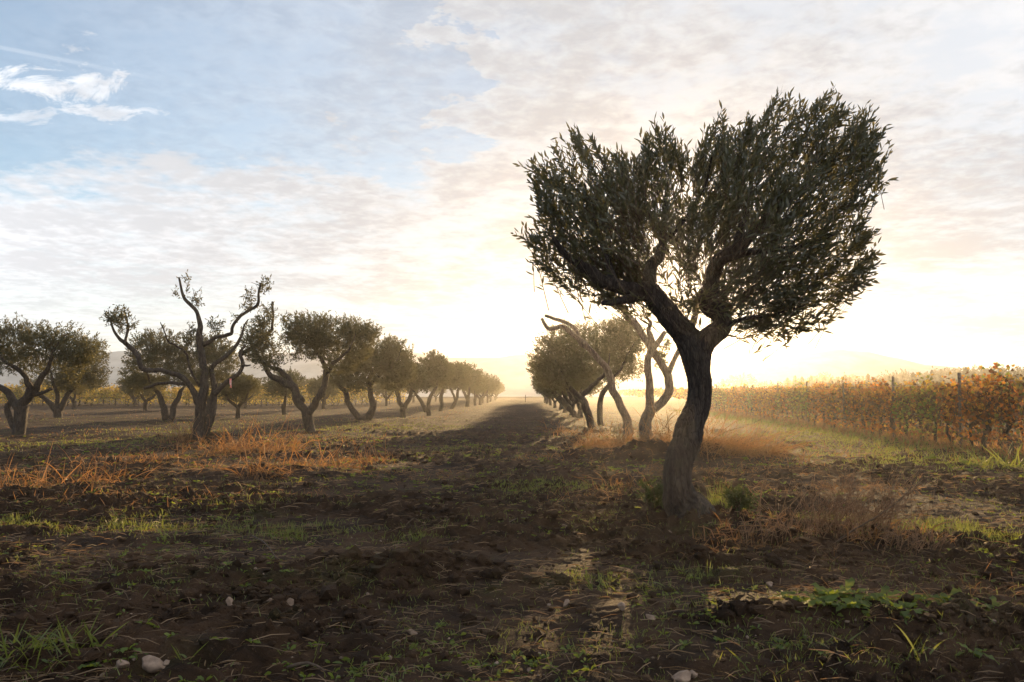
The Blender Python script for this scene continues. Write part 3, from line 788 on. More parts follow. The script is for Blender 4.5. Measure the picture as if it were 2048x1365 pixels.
for (px, py, lab, lob, limbs, sd) in [
    (880, 825, 'straight-stemmed hazy olive tree, fifth along the left row', [(1470,640,70,70),(1530,620,80,60)], [[(1457,875,30),(1462,790,30),(1475,720,22)]], 47),
    (900, 820, 'leaning hazy olive tree, sixth along the left row', [(1550,640,80,80),(1590,600,60,45),(1610,670,50,50)], [[(1522,862,28),(1560,790,26),(1580,720,18)], [(1555,800,20),(1530,740,16)]], 49)]:
    olive_traced((px, py), lab, [Z2(p) for p in limbs], E2(lob), 900, 8, (0.21, 0.065), sd)

# ---- right row
Z3 = lambda p: [(1020 + x / 2.528, 560 + y / 2.528, w_ / 2.528) for x, y, w_ in p]
E3 = lambda p: [(1020 + a / 2.528, 560 + b / 2.528, c / 2.528, e / 2.528) for a, b, c, e in p]
olive_traced((1290, 893), 'bare pale-barked olive tree forking into tall pruned stems behind the big trunk', [Z3(p) for p in [
    [(686,850,80),(692,740,70),(716,645,62)], [(708,660,46),(699,520,42),(697,420,40),(716,365,38),(712,300,34),(700,260,24),(716,215,18),(692,190,9)],
    [(728,650,48),(795,585,48),(812,525,46),(790,465,44),(750,405,40),(705,325,40),(660,262,38),(612,200,36),(570,140,34),(530,98,24)],
    [(802,470,32),(832,395,26),(870,330,30),(925,225,38),(945,140,32),(962,60,24)], [(716,365,34),(750,308,32),(782,262,26)], [(885,300,20),(880,230,14),(905,170,9)]]],
    E3([(760,390,35,60),(690,170,25,25),(940,260,22,22),(790,330,25,30)]), 70, 8, (0.10, 0.03), 61, None, M_BARK2, depth_scale=0.5, sides=20, tw=0.2, holes=0.0, group=None)
olive_traced((1258, 884), 'bare olive tree leaning left over the dry grass heap with sawn antler-like tips', [Z3(p) for p in [
    [(598,820,64),(594,745,52),(556,640,45),(525,560,42),(506,480,42),(470,420,34),(400,350,31),(340,290,29),(290,250,28),(262,238,26),(225,246,24),(192,243,22),(163,193,18)],
    [(345,295,28),(330,250,23),(300,222,22),(250,208,20),(180,183,16)], [(400,350,20),(360,330,16),(340,300,12)]]],
    [], 0, 8, (0.1, 0.03), 63, None, M_BARK2, depth_scale=0.5, sides=20, group=None)
olive_traced((1184, 864), 'dense round olive tree first in the right row beyond the bare pair', [Z3(p) for p in [
    [(412,775,44),(400,700,44),(380,640,44),(345,585,40),(290,520,24)], [(352,600,32),(330,620,22),(300,590,22),(290,550,16)], [(360,590,30),(420,530,26),(470,490,20)]]],
    E3([(280,420,150,130),(230,390,110,110),(380,330,140,110),(300,290,110,70),(420,440,120,90),(200,470,80,80),(330,480,130,70)]), 2500, 9, (0.12, 0.032), 65)
olive_traced((1201, 856), 'dense olive tree close behind the bare pair on its right side', [Z3(p) for p in [
    [(462,752,34),(455,650,32),(470,580,30),(520,500,22)], [(460,600,20),(500,530,18),(560,450,14)]]],
    E3([(540,340,120,120),(600,310,90,100),(500,440,110,90),(600,420,80,80),(560,250,70,60),(480,280,80,70)]), 2000, 9, (0.13, 0.035), 67)
olive_traced((1150, 836), 'left-leaning olive tree second in the right row', [Z3(p) for p in [
    [(335,700,34),(300,650,34),(240,590,28),(200,540,18)], [(310,660,24),(330,600,20),(350,560,14)]]],
    E3([(190,500,70,90),(240,470,80,80),(160,440,60,60)]), 1100, 9, (0.16, 0.045), 69)

# ---- generic far olive trees: five kinds built once, copied with their parts
def far_kind(seed):
    rng = np.random.default_rng(seed)
    t = empty('olive_tree', (0, 0, 0), 'x', 'olive tree', 'olive trees in the rows')
    hf = rng.uniform(0.5, 0.9)
    V, Q, T = tube([(0, 0, -0.15), (0.03, 0, 0.2), (rng.uniform(-.08, .08), 0, hf)], [0.2, 0.16, 0.15], 8, 0.12, 0.08, seed, 0.12)
    link('trunk', Acc().add(V, Q, T).mesh('trunk', [M_BARK]), t)
    lobes = []
    n = 3 if seed % 2 else 2
    for k in range(n):
        a = k * 2 * math.pi / n + rng.uniform(-.4, .4); r = rng.uniform(0.7, 1.05); h = rng.uniform(1.7, 2.2)
        e = np.array([math.cos(a) * r, math.sin(a) * r, h])
        m = e * np.array([0.65, 0.65, 0]) + np.array([0, 0, hf + (h - hf) * 0.4])
        V, Q, T = tube([(0, 0, hf - 0.15), m, e], [0.12, 0.095, 0.05], 7, 0.12, 0.06, seed + k, 0.1)
        link('limb', Acc().add(V, Q, T).mesh('limb', [M_BARK]), t)
        lobes.append((e + np.array([0, 0, 0.35]), (rng.uniform(.8, 1.1), rng.uniform(.8, 1.1), rng.uniform(.6, .85))))
    lobes.append((np.array([0, 0, 2.3]), (1.3, 1.3, 0.8))); lobes.append((np.array([rng.uniform(-.5, .5), 0, 1.75]), (1.5, 1.4, 0.6)))
    A, O, D, TL = lobes_foliage(lobes, 1000, 9, 0.21, 0.062, seed, 1, 0.38, 0.12)
    tag(link('crown', A.mesh('crown', [M_OLIVE_FAR]), t), kind='stuff')
    return t
kinds = [far_kind(s) for s in (201, 202, 203, 204, 205)]
used = [False] * 5
def far_tree(px, py, s, label, group='olive trees in the rows', xy=None):
    k = random.randrange(5)
    o = kinds[k] if not used[k] else copy_tree(kinds[k]); used[k] = True
    x, y = ground_xy(px, py) if xy is None else xy
    o.location = (x, y, hz(x, y)); o.rotation_euler = (0, 0, random.uniform(0, 6.28)); o.scale = (s, s, s * random.uniform(0.95, 1.08))
    o['label'] = label; o['group'] = group
# those one can single out behind the left row
for px, py, s, lab in [
    (147, 818, 0.95, 'small hazy olive tree low between the two leftmost crowns'),
    (268, 814, 0.9, 'hazy olive tree in front of the yellow vineyard, left of the hard-pruned tree'),
    (291, 823, 0.85, 'many-stemmed olive tree just left of the forked tree behind the hard-pruned one'),
    (476, 838, 0.72, 'small thin-stemmed olive tree right of the hard-pruned tree'),
    (490, 817, 0.85, 'hazy olive tree behind the small thin-stemmed one'),
    (569, 829, 0.85, 'hazy olive tree seen through the gap left of the Y-shaped trunk'),
    (547, 803, 1.0, 'faint olive tree far behind the left limb of the broad-crowned tree'),
    (647, 820, 0.85, 'hazy olive tree seen between the Y-shaped and V-forked trunks'),
    (617, 803, 1.0, 'faint olive tree straight behind the Y-shaped trunk'),
    (679, 805, 1.0, 'faint olive tree far behind the wide V-forked tree'),
    (773, 813, 0.8, 'hazy small olive tree between the second and third trunks of the left row'),
    (714, 800, 1.0, 'very faint distant olive tree behind the fork of the second row tree'),
    (827, 806, 0.9, 'faint olive tree between the third and fourth trunks of the left row'),
    (871, 803, 0.9, 'faint olive tree behind the fifth trunk of the left row')]:
    far_tree(px, py, s, lab)
for k, d in enumerate((71, 78, 86, 94, 103, 112, 122, 133, 145, 157)):
    x = np.interp(d, [58, 80, 110, 160], [-4.3, -3.55, -3.0, -2.9]) + random.uniform(-.25, .25)
    far_tree(0, 0, random.uniform(0.8, 1.15), ['seventh', 'eighth', 'ninth', 'tenth', 'eleventh', 'twelfth', 'thirteenth', 'fourteenth', 'fifteenth', 'last'][k] + ' olive tree along the left row, merging into the golden haze', 'far end of the left olive row', (x, d))
for k, d in enumerate((40, 46, 53, 61, 70, 80, 91, 103)):
    x = np.interp(d, [36, 50, 110], [3.35, 3.45, 4.2]) + random.uniform(-.2, .2)
    far_tree(0, 0, random.uniform(0.85, 0.98), ['third', 'fourth', 'fifth', 'sixth', 'seventh', 'eighth', 'ninth', 'last'][k] + ' olive tree along the right row, receding behind the dense round one', 'far end of the right olive row', (x, d))
for k in range(14):
    d = random.uniform(85, 150); x = -d * random.uniform(0.10, 0.52) - 8
    far_tree(0, 0, random.uniform(0.9, 1.1), 'faint distant olive tree in the misty grove behind the left row', 'distant grove on the left', (x, d))

# ------------------------------------------------------------------ vines
PAL = {'red': [((0.20, 0.070, 0.016), 5), ((0.36, 0.12, 0.02), 3), ((0.44, 0.22, 0.03), 2), ((0.13, 0.11, 0.02), 1), ((0.065, 0.028, 0.012), 5)],
       'green': [((0.12, 0.145, 0.03), 4), ((0.30, 0.22, 0.045), 2), ((0.17, 0.08, 0.03), 3), ((0.07, 0.042, 0.022), 3)],
       'yellow': [((0.42, 0.30, 0.05), 4), ((0.30, 0.24, 0.05), 3), ((0.22, 0.14, 0.04), 2), ((0.16, 0.17, 0.04), 2)]}
A5 = np.radians([-90, -25, 20, 52, 90, 128, 160, 205])
R5 = np.array([0.25, 0.95, 0.62, 1.0, 1.1, 1.0, 0.62, 0.95]) 
def vine_leaves(P, size, cols, rng):
    n = len(P); m = len(A5)
    N = norm(rng.normal(size=(n, 3)) + np.array([0, -0.3, 0.2])); U = norm(np.cross(N, rng.normal(size=(n, 3)))); Wv = np.cross(N, U)
    rim = (U[:, None, :] * (np.cos(A5) * R5)[None, :, None] + Wv[:, None, :] * (np.sin(A5) * R5)[None, :, None] + N[:, None, :] * (0.25 * R5 ** 2 * rng.uniform(-1, 1, (n, 1)))[..., None]) * (size[:, None, None] * 0.5)
    V = np.concatenate([P[:, None, :], P[:, None, :] + rim], 1).reshape(-1, 3)
    b = (np.arange(n) * (m + 1))[:, None]; j = np.arange(m)[None, :]; j2 = (j + 1) % m
    T = np.stack([b + 0 * j, b + 1 + j, b + 1 + j2], -1).reshape(-1, 3)
    return V, T, np.repeat(cols, m + 1, 0)
def vine_kind(seed, pal, nleaf, hgt=1.62, tall=False, big=1.0):
    rng = np.random.default_rng(seed)
    t = empty('grape_vine', (0, 0, 0), 'x', 'grape vine', 'grape vines')
    wv = rng.normal(size=(4, 2)) * 0.035
    V, Q, T = tube([(0, 0, -0.1), (wv[0, 0], wv[0, 1], 0.15), (wv[1, 0], wv[1, 1], 0.38), (wv[2, 0], wv[2, 1], 0.62)], [0.055, 0.042, 0.034, 0.045], 8, 0.06, 0.14, seed, 0.25)
    link('trunk', Acc().add(V, Q, T).mesh('trunk', [M_BARK]), t)
    A = Acc(); pts = []
    for s in (-1, 1):      # cordon arms along the wire (local Y)
        arm = np.array([(wv[2, 0], wv[2, 1], 0.58), (rng.normal() * .03, s * 0.25, 0.70), (rng.normal() * .03, s * 0.52, 0.72)])
        A.add(*tube(arm, [0.03, 0.022, 0.014], 6, 0.08, 0.1, seed, 0.2))
    nc = 13
    for k in range(nc):
        y0 = rng.normal() * 0.24; top = hgt + rng.normal() * 0.13 + (0.22 if tall and k == 4 else 0)
        c = np.array([(rng.normal() * .03, y0, 0.70), (rng.normal() * .10, y0 + rng.normal() * .1, 0.7 + (top - 0.7) * 0.5), (rng.normal() * .15, y0 + rng.normal() * .18, top)])
        A.add(*tube(c, [0.008, 0.006, 0.003], 4, 0.2))
        u = rng.uniform(0, 1, nleaf // nc)[:, None]
        p = c[0] * (1 - u) ** 2 + c[1] * 2 * u * (1 - u) + c[2] * u ** 2 + rng.normal(size=(len(u), 3)) * np.array([0.11, 0.10, 0.07])
        pts.append(p)
    dr = rng.uniform(0, 1, (nleaf // 5, 3)) * np.array([0.4, 1.1, 0.6]) + np.array([-0.2, -0.55, 0.2]); pts.append(dr)
    link('canes', A.mesh('canes', [M_TWIG]), t)
    P = np.vstack(pts)
    wts = np.array([w_ for _, w_ in PAL[pal]], float); wts /= wts.sum()
    ci = rng.choice(len(wts), len(P), p=wts); cols = np.array([c for c, _ in PAL[pal]])[ci] * rng.uniform(0.7, 1.3, (len(P), 1))
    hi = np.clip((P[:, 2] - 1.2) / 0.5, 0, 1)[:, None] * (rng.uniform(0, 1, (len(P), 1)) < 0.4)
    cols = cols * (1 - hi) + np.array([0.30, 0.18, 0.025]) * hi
    V, T, C = vine_leaves(P, big * rng.uniform(0.065, 0.135, len(P)), cols, rng)
    tag(link('foliage', Acc().add(V, None, T, col=C).mesh('foliage', [M_VINE], smooth=False), t), kind='stuff')
    return t
vk = {'a': [vine_kind(300 + i, 'red' if i not in (3, 5) else 'green', 430, 1.52, i == 2) for i in range(7)], 'y': [vine_kind(330 + i, 'yellow', 240, big=1.5) for i in range(3)]}
vused = set()
def place_vine(kind, x, y, rz, s, label, group):
    i = random.randrange(len(vk[kind])); key = (kind, i)
    o = vk[kind][i] if key not in vused else copy_tree(vk[kind][i]); vused.add(key)
    o.location = (x, y, hz(x, y)); o.rotation_euler = (0, 0, rz + (math.pi if random.random() < .5 else 0)); o.scale = (s, s, s)
    o['label'] = label; o['group'] = group
def front_x(y): return np.interp(y, [8, 17, 25, 39, 54, 90, 130], [9.2, 9.9, 10.75, 12.2, 13.4, 16.0, 19.0])
RZV = -math.atan(0.085)
ORD = 'first second third fourth fifth sixth seventh eighth ninth tenth eleventh twelfth thirteenth fourteenth fifteenth sixteenth seventeenth eighteenth nineteenth twentieth'.split()
near_labels = ['thick rust-leaved grape vine nearest the right edge of the picture', 'second grape vine from the right edge in the front vineyard row', 'third grape vine from the right edge in the front vineyard row', 'fourth grape vine from the right edge in the front vineyard row']
y = 16.4; k = 0
while y < 62:
    lab = near_labels[k] if k < 4 else ORD[k] + ' grape vine from the right edge in the front vineyard row' if k < 16 else ('autumn-leaved grape vine along the front row of the right vineyard')
    place_vine('a', front_x(y) + random.uniform(-.06, .06), y, RZV, random.uniform(0.84, 1.0), lab, 'front row of grape vines')
    y += random.uniform(0.85, 1.0); k += 1
for row in (1, 2):
    y = 18 + row * 3
    while y < 60 - row * 6:
        place_vine('a', front_x(y) + row * 2.3 + random.uniform(-.06, .06), y, RZV, random.uniform(0.92, 1.08), 'autumn-leaved grape vine in the rows behind the front row', 'rear rows of grape vines')
        y += random.uniform(1.0, 1.2)
for row in range(3):                                             # yellow vineyard beyond the grove on the left
    x = -62.0 + row * 4
    while x < -17 + row * 3:
        place_vine('y', x, 78 + row * 2.6 + (x + 40) * 0.05, math.pi / 2, random.uniform(0.95, 1.15), 'yellow-leaved grape vine in the far vineyard behind the left grove', 'yellow grape vines far left')
        x += random.uniform(1.0, 1.25)
# remaining far vineyard reads as one mass
rng = np.random.default_rng(400)
n = 16000
fy = rng.uniform(55, 175, n); row = rng.integers(0, 16, n)
fx = front_x(fy) + np.maximum(fy - 130, 0) * 0.08 + row * 2.3 + rng.normal(size=n) * 0.18
fz_ = rng.uniform(0.25, 1.0, n) ** 0.6 * 1.65
cols = np.array([c for c, _ in PAL['red']])[rng.integers(0, 5, n)] * rng.uniform(0.8, 1.3, (n, 1))
V, T, C = vine_leaves(np.stack([fx, fy, fz_ + height(fx, fy)], -1), rng.uniform(0.2, 0.4, n), cols, rng)
fv = link('far_vineyard', Acc().add(V, None, T, col=C).mesh('far_vineyard', [M_VINE], smooth=False))
tag(fv, 'far rows of autumn vines fading into golden mist on the right', 'vineyard', kind='stuff')

# posts and wires of the front row
post_me = None
V, Q, T = tube([(0, 0, -0.3), (0.004, 0, 0.6), (0, 0, 1.2), (-0.004, 0, 1.72)], [0.04, 0.039, 0.037, 0.036], 8, 0.3, 0.05, 4)
post_me = Acc().add(V, Q, T).mesh('vineyard_post', [M_POST])
PL = ['dark wooden vineyard post nearest the right edge', 'second vineyard post from the right edge', 'third vineyard post from the right edge', 'fourth vineyard post from the right edge']
for k, y in enumerate([18.6, 22.8, 27.3, 32.4, 37.5, 43, 48.5, 54]):
    o = link('vineyard_post', post_me, None, (float(front_x(y)), y, hz(float(front_x(y)), y)))
    o.rotation_euler = (random.uniform(-.04, .04), random.uniform(-.04, .04), random.uniform(0, 6)); o.scale = (1, 1, random.uniform(0.95, 1.06))
    tag(o, PL[k] if k < 4 else 'thin hazy vineyard post far along the front vine row', 'post', 'vineyard posts')
for z, lab in ((0.72, 'low trellis wire along the front vine row'), (1.45, 'high trellis wire along the front vine row')):
    pts = [(float(front_x(y)), y, hz(float(front_x(y)), y) + z) for y in np.arange(14, 58, 4)]
    V, Q, T = tube(pts, [0.003] * len(pts), 4, 2.0)
    tag(link('trellis_wire', Acc().add(V, Q, T).mesh('trellis_wire', [M_WIRE])), lab, 'wire')
# marker stake far down the track
gx, gy = ground_xy(1051, 805)
V, Q, T = tube([(0, 0, -0.2), (0, 0, 0.5), (0.01, 0, 0.95)], [0.05, 0.045, 0.04], 8, 0.3, 0.04, 4)
tag(link('marker_stake', Acc().add(V, Q, T).mesh('marker_stake', [M_POST]), None, (gx, gy, hz(gx, gy))), 'thin lone stake at the far end of the track', 'stake')

# ------------------------------------------------------------------ far conifers and woods
def conifer_kind(seed):
    rng = np.random.default_rng(seed)
    t = empty('conifer_tree', (0, 0, 0), 'x', 'conifer tree', 'small conifers beyond the vineyard')
    V, Q, T = tube([(0, 0, -0.2), (0.02, 0, 1.5), (0, 0, 3.4)], [0.10, 0.07, 0.015], 6, 0.6)
    link('trunk', Acc().add(V, Q, T).mesh('trunk', [M_BARK]), t)
    n = 620; u = rng.uniform(0.05, 1, n); a = rng.uniform(0, 6.28, n)
    r = (1 - u) ** 0.8 * rng.uniform(0.55, 0.85) * rng.uniform(0.7, 1.25, n) * (1 + 0.25 * np.sin(u * 30))
    P = np.stack([np.cos(a) * r * 0.25, np.sin(a) * r * 0.25, 0.3 + u * 3.2], -1)
    D = np.stack([np.cos(a), np.sin(a), np.full(n, 0.35) + rng.normal(size=n) * 0.2], -1)
    V, Q, idx = ribbons(P, D, r * 1.0 + 0.12, 0.16, 0.15, 2, [0.5, 1, 0.1], rng=rng)
    tag(link('crown', Acc().add(V, Q, tint=rng.uniform(0, 1, n)[idx]).mesh('crown', [M_CONIFER]), t), kind='stuff')
    return t
ck = [conifer_kind(500 + i) for i in range(3)]; cused = set()
CONS = [(1575,756),(1590,752),(1604,754),(1622,752),(1634,756),(1648,754),(1662,757),(1676,756),(1690,751),(1700,754),(1718,757),(1736,748),(1748,755),(1760,757),(1778,752),(1792,756),(1806,751),(1826,746),(1846,752),(1864,741),(1882,750),(1905,753),(1921,747),(1932,735),(1948,745),(1985,742),(2001,737),(2036,746),(2060,738)]
for k, (px, py) in enumerate(CONS):
    i = k % 3
    o = ck[i] if i not in cused else copy_tree(ck[i]); cused.add(i)
    d = 128 + (2048 - px) * 0.06
    p = at(px, py, d); x, y = float(p[0]), float(p[1]); z0 = hz(x, y)
    s = (float(p[2]) - z0) / 3.5
    o.location = (x, y, z0); o.scale = (s * random.uniform(.8, 1.2), s, s); o.rotation_euler = (0, 0, random.uniform(0, 6))
    o['label'] = {1932: 'tallest dark conifer beyond the vineyard near the right edge', 2001: 'lone pointed conifer right of the tallest one beyond the vineyard', 1864: 'narrow conifer left of the tallest one beyond the vineyard'}.get(px, f'small hazy pointed conifer, {ORD[k]} from the left in the line beyond the vineyard' if k < 14 else f'small hazy pointed conifer, {ORD[len(CONS) - 1 - k]} from the right in the line beyond the vineyard')
def wood(name, prof, d, leaf, n, seed, label):
    rng = np.random.default_rng(seed); prof = np.array(prof, float)
    xs_ = rng.uniform(prof[:, 0].min(), prof[:, 0].max(), 90)
    lobes = []
    for px in xs_:
        py = np.interp(px, prof[:, 0], prof[:, 1]) + rng.uniform(4, 16); dd = d + rng.uniform(-8, 8)
        c = at(px, py, dd); rr = rng.uniform(1.2, 2.6)
        z = max(c[2] - rr * 0.7, 0.8)
        lobes.append((np.array([c[0], c[1], z]), (rr * 1.2, rr * 1.2, rr * 0.85)))
        lobes.append((np.array([c[0], c[1], z * 0.45]), (rr * 1.1, rr * 1.1, max(z * 0.5, .6))))
    A, O, D, TL = lobes_foliage(lobes, n, 5, leaf, leaf * 0.4, seed, 1, 0.8, 0.05)
    tag(link(name, A.mesh(name, [M_CONIFER])), label, 'wood', kind='stuff')
wood('woodland', [(1740,752),(1770,742),(1800,738),(1830,735),(1870,734),(1900,729),(1925,728),(1950,731),(1985,730),(2010,728),(2040,733),(2120,735)], 190, 0.7, 5200, 601, 'misty wooded ridge behind the vineyard at the right edge')
wood('thicket', [(1440,760),(1455,745),(1470,740),(1485,748),(1495,742),(1505,752),(1560,762),(1600,752),(1625,748),(1655,742),(1680,750),(1700,745),(1740,752)], 215, 0.75, 3600, 602, 'pale thicket fading into the glow behind the big trunk')

# ------------------------------------------------------------------ ground cover
def patch_pts(patches, rng):
    """[(px,py,rx_m,ry_m,n)] -> xy"""
    out = []
    for px, py, rx, ry, n in patches:
        gx, gy = ground_xy(px, py)
        a = rng.uniform(0, 6.28, n); r = np.sqrt(rng.uniform(0, 1, n)) * (1 + 0.25 * rng.normal(size=n))
        out.append(np.stack([gx + np.cos(a) * r * rx, gy + np.sin(a) * r * ry], -1))
    return np.vstack(out)
def fan_pts(n, y0, y1, rng, xw=0.72, pw=1.0):
    """points spread over the field in front, denser near"""
    y = y0 * (y1 / y0) ** (rng.uniform(0, 1, n) ** pw)
    x = rng.uniform(-1, 1, n) * xw * (y + 1.5)
    return np.stack([x, y], -1)
def blades(xy, h, w_, mat, name, label, rng, lean=0.45, droop=0.25, segs=3, clump=True):
    n = len(xy); z = height(xy[:, 0], xy[:, 1])
    P = np.stack([xy[:, 0], xy[:, 1], z - 0.01], -1)
    D = np.stack([rng.normal(size=n) * lean, rng.normal(size=n) * lean, np.ones(n)], -1)
    dist = np.clip(xy[:, 1] / 7.0, 1, 3.2)
    L = h * rng.uniform(0.5, 1.3, n); W = w_ * rng.uniform(0.7, 1.3, n) * dist
    V, Q, idx = ribbons(P, D, L, W, droop * rng.uniform(0, 2, n), segs, rng=rng)
    o = link(name, Acc().add(V, Q, tint=rng.uniform(0, 1, n)[idx]).mesh(name, [mat]))
    return tag(o, label, 'grass', kind='stuff')
rng = np.random.default_rng(700)
# thin short green grass scattered in clusters
c = fan_pts(10000, 3.6, 45, rng, 0.74)
m = fbm(c[:, 0] * 0.7, c[:, 1] * 0.9, seed=88, octv=3) + rng.normal(size=len(c)) * 0.2; c = c[m > 0.05]
xy = np.repeat(c, 7, 0) + rng.normal(size=(len(c) * 7, 2)) * (0.022 + 0.008 * np.repeat(c[:, 1:2], 7, 0))
blades(xy, 0.06, 0.0042, M_GRASS, 'short_grass', 'thin short green grass scattered over the dark soil', rng)
# tiny ground weeds
c = fan_pts(5200, 3.6, 24, rng, 0.74); m = fbm(c[:, 0] * 0.9 + 20, c[:, 1] * 1.0, seed=188, octv=3) + rng.normal(size=len(c)) * 0.15; c = c[m > 0.08]
xy = np.repeat(c, 6, 0); n = len(xy); a = rng.uniform(0, 6.28, n)
V, Q, idx = ribbons(np.stack([xy[:, 0] + np.cos(a) * .006, xy[:, 1] + np.sin(a) * .006, height(xy[:, 0], xy[:, 1])], -1), np.stack([np.cos(a), np.sin(a), rng.uniform(.2, 1.2, n)], -1),
                    rng.uniform(0.02, 0.055, n) * np.clip(xy[:, 1] / 8, 1, 2), rng.uniform(0.008, 0.018, n) * np.clip(xy[:, 1] / 8, 1, 2), 0.35, 3, [0.2, 0.9, 1.0, 0.1], rng=rng)
tag(link('ground_weeds', Acc().add(V, Q, tint=rng.uniform(0, 1, n)[idx]).mesh('ground_weeds', [M_WEED])), 'tiny leafy seedlings dotted over the soil', 'weeds', kind='stuff')
# lush patches
GP = [(1650, 1045, 0.5, 0.2, 200), (1960, 1085, 0.62, 0.28, 900), (1890, 1060, 0.5, 0.22, 500), (1740, 905, 1.8, 1.0, 900), (1600, 880, 2.0, 1.6, 1100), (1900, 945, 1.2, 0.5, 900), (1520, 850, 1.6, 2.5, 800), (1780, 930, 1.2, .6, 500),
      (240, 1050, 0.9, 0.18, 900), (100, 1068, 0.6, 0.16, 500), (15, 1055, 0.4, 0.2, 350), (500, 1020, 0.7, 0.2, 300), (575, 1060, 0.3, 0.12, 220), (1090, 985, 0.6, 0.25, 450), (700, 862, 2.0, 1.2, 1000), (800, 855, 2.2, 1.5, 800),
      (150, 890, 2.2, 1.0, 800), (1310, 1160, 0.28, 0.10, 130), (1180, 1165, 0.18, 0.08, 60), (1440, 1010, 0.28, 0.2, 220), (850, 1080, 0.25, 0.1, 110), (620, 1065, 0.35, 0.12, 150), (360, 865, 2.0, 1.5, 500), (960, 905, 1.2, 1.0, 350)]
gpx = patch_pts([(a_, b_, c_ * 1.5, d_ * 2.0, int(e_ * 2.2)) for a_, b_, c_, d_, e_ in GP], rng)
gpx = gpx[fbm(gpx[:, 0] * 2.2, gpx[:, 1] * 2.8, seed=66, octv=3) + rng.normal(size=len(gpx)) * 0.12 > 0.0]
blades(gpx, 0.09, 0.0052, M_GRASS, 'green_grass', 'fresh green grass in lit patches between the trees', rng, 0.4)
# far pale grass down the rows
xy = fan_pts(14000, 16, 110, rng, 0.7); m = fbm(xy[:, 0] * 0.25, xy[:, 1] * 0.25, seed=91, octv=3)
track = np.abs(xy[:, 0] - np.interp(xy[:, 1], [16, 60, 110], [-1.2, -0.4, 0.3])) < np.interp(xy[:, 1], [16, 60], [2.6, 2.2])
xy = xy[(m > -0.05) & ~track]
blades(xy, 0.11, 0.006, M_GRASS, 'row_grass', 'low grass growing under the olive rows', rng, 0.5)
xy = fan_pts(16000, 12, 90, rng, 0.72); m = fbm(xy[:, 0] * 0.3 + 50, xy[:, 1] * 0.3, seed=93, octv=3)
track = np.abs(xy[:, 0] - np.interp(xy[:, 1], [12, 60, 110], [-1.2, -0.4, 0.3])) < np.interp(xy[:, 1], [12, 60], [2.2, 2.0])
xy = xy[(m > 0.0) & ~track]
blades(xy, 0.17, 0.0055, M_DRY, 'dry_stubble', 'short dry brown stubble between the olive rows', rng, 0.6, 0.5)
dp = patch_pts([(100, 960, 2.2, 1.4, 1500), (300, 930, 2.2, 1.6, 1500), (560, 930, 2.4, 1.8, 1900), (700, 960, 1.6, 1.0, 700), (420, 1000, 1.8, 0.8, 600), (1200, 925, 1.6, 1.2, 900), (1420, 950, 1.9, 1.2, 1500), (1560, 985, 1.2, 0.8, 600),
                (1600, 1060, 1.1, 0.6, 1100), (1500, 1120, 0.8, 0.4, 600), (1780, 1090, 0.9, 0.5, 800), (1200, 1000, 0.9, 0.6, 500), (1900, 1180, 0.8, 0.5, 400), (150, 1020, 1.4, 0.5, 600), (1750, 980, 1.5, 1.0, 500)], rng)
dp = dp[fbm(dp[:, 0] * 1.6, dp[:, 1] * 1.8, seed=67, octv=3) + rng.normal(size=len(dp)) * 0.15 > -0.05]
blades(dp, 0.15, 0.0045, M_DRY, 'dry_grass', 'reddish dry grass and weeds matted between the tussocks', rng, 0.9, 0.6, 4)
# dry straw and cut stalks lying about
n = 34000; xy = fan_pts(n, 3.6, 26, rng, 0.74); z = height(xy[:, 0], xy[:, 1])
m = rng.uniform(0, 1, n) < 0.35 + 0.65 * sstep(fbm(xy[:, 0] * 0.8, xy[:, 1] * 0.9, seed=95, octv=3), -0.1, 0.3)
xy, z = xy[m], z[m]; n = len(xy)
a = rng.uniform(0, 6.28, n); D = np.stack([np.cos(a), np.sin(a) * 0.7, rng.uniform(-0.05, 0.35, n)], -1)
V, Q, idx = ribbons(np.stack([xy[:, 0], xy[:, 1], z + 0.012], -1), D, rng.uniform(0.04, 0.20, n), 0.0045 * np.clip(xy[:, 1] / 6, 1, 3), 0.25, 2, [0.8, 1, 0.5], rng=rng)
tag(link('straw_litter', Acc().add(V, Q, tint=rng.uniform(0, 1, n)[idx]).mesh('straw_litter', [M_STRAW])), 'dry straw and leaf litter strewn over the soil', 'straw', kind='stuff')
yv = rng.uniform(13, 60, 9000); xv = front_x(yv) + rng.normal(size=9000) * 0.5 + rng.choice([0, 0, 2.3], 9000)
blades(np.stack([xv, yv], -1), 0.34, 0.006, M_DRY, 'vine_row_grass', 'tall dry grass under the vine rows', rng, 0.4, 0.4)
yv = rng.uniform(13, 60, 6000); xv = front_x(yv) - 0.9 + rng.normal(size=6000) * 0.9
blades(np.stack([xv, yv], -1), 0.22, 0.006, M_GRASS, 'verge_grass', 'lit green grass along the foot of the vine row', rng, 0.4, 0.4)
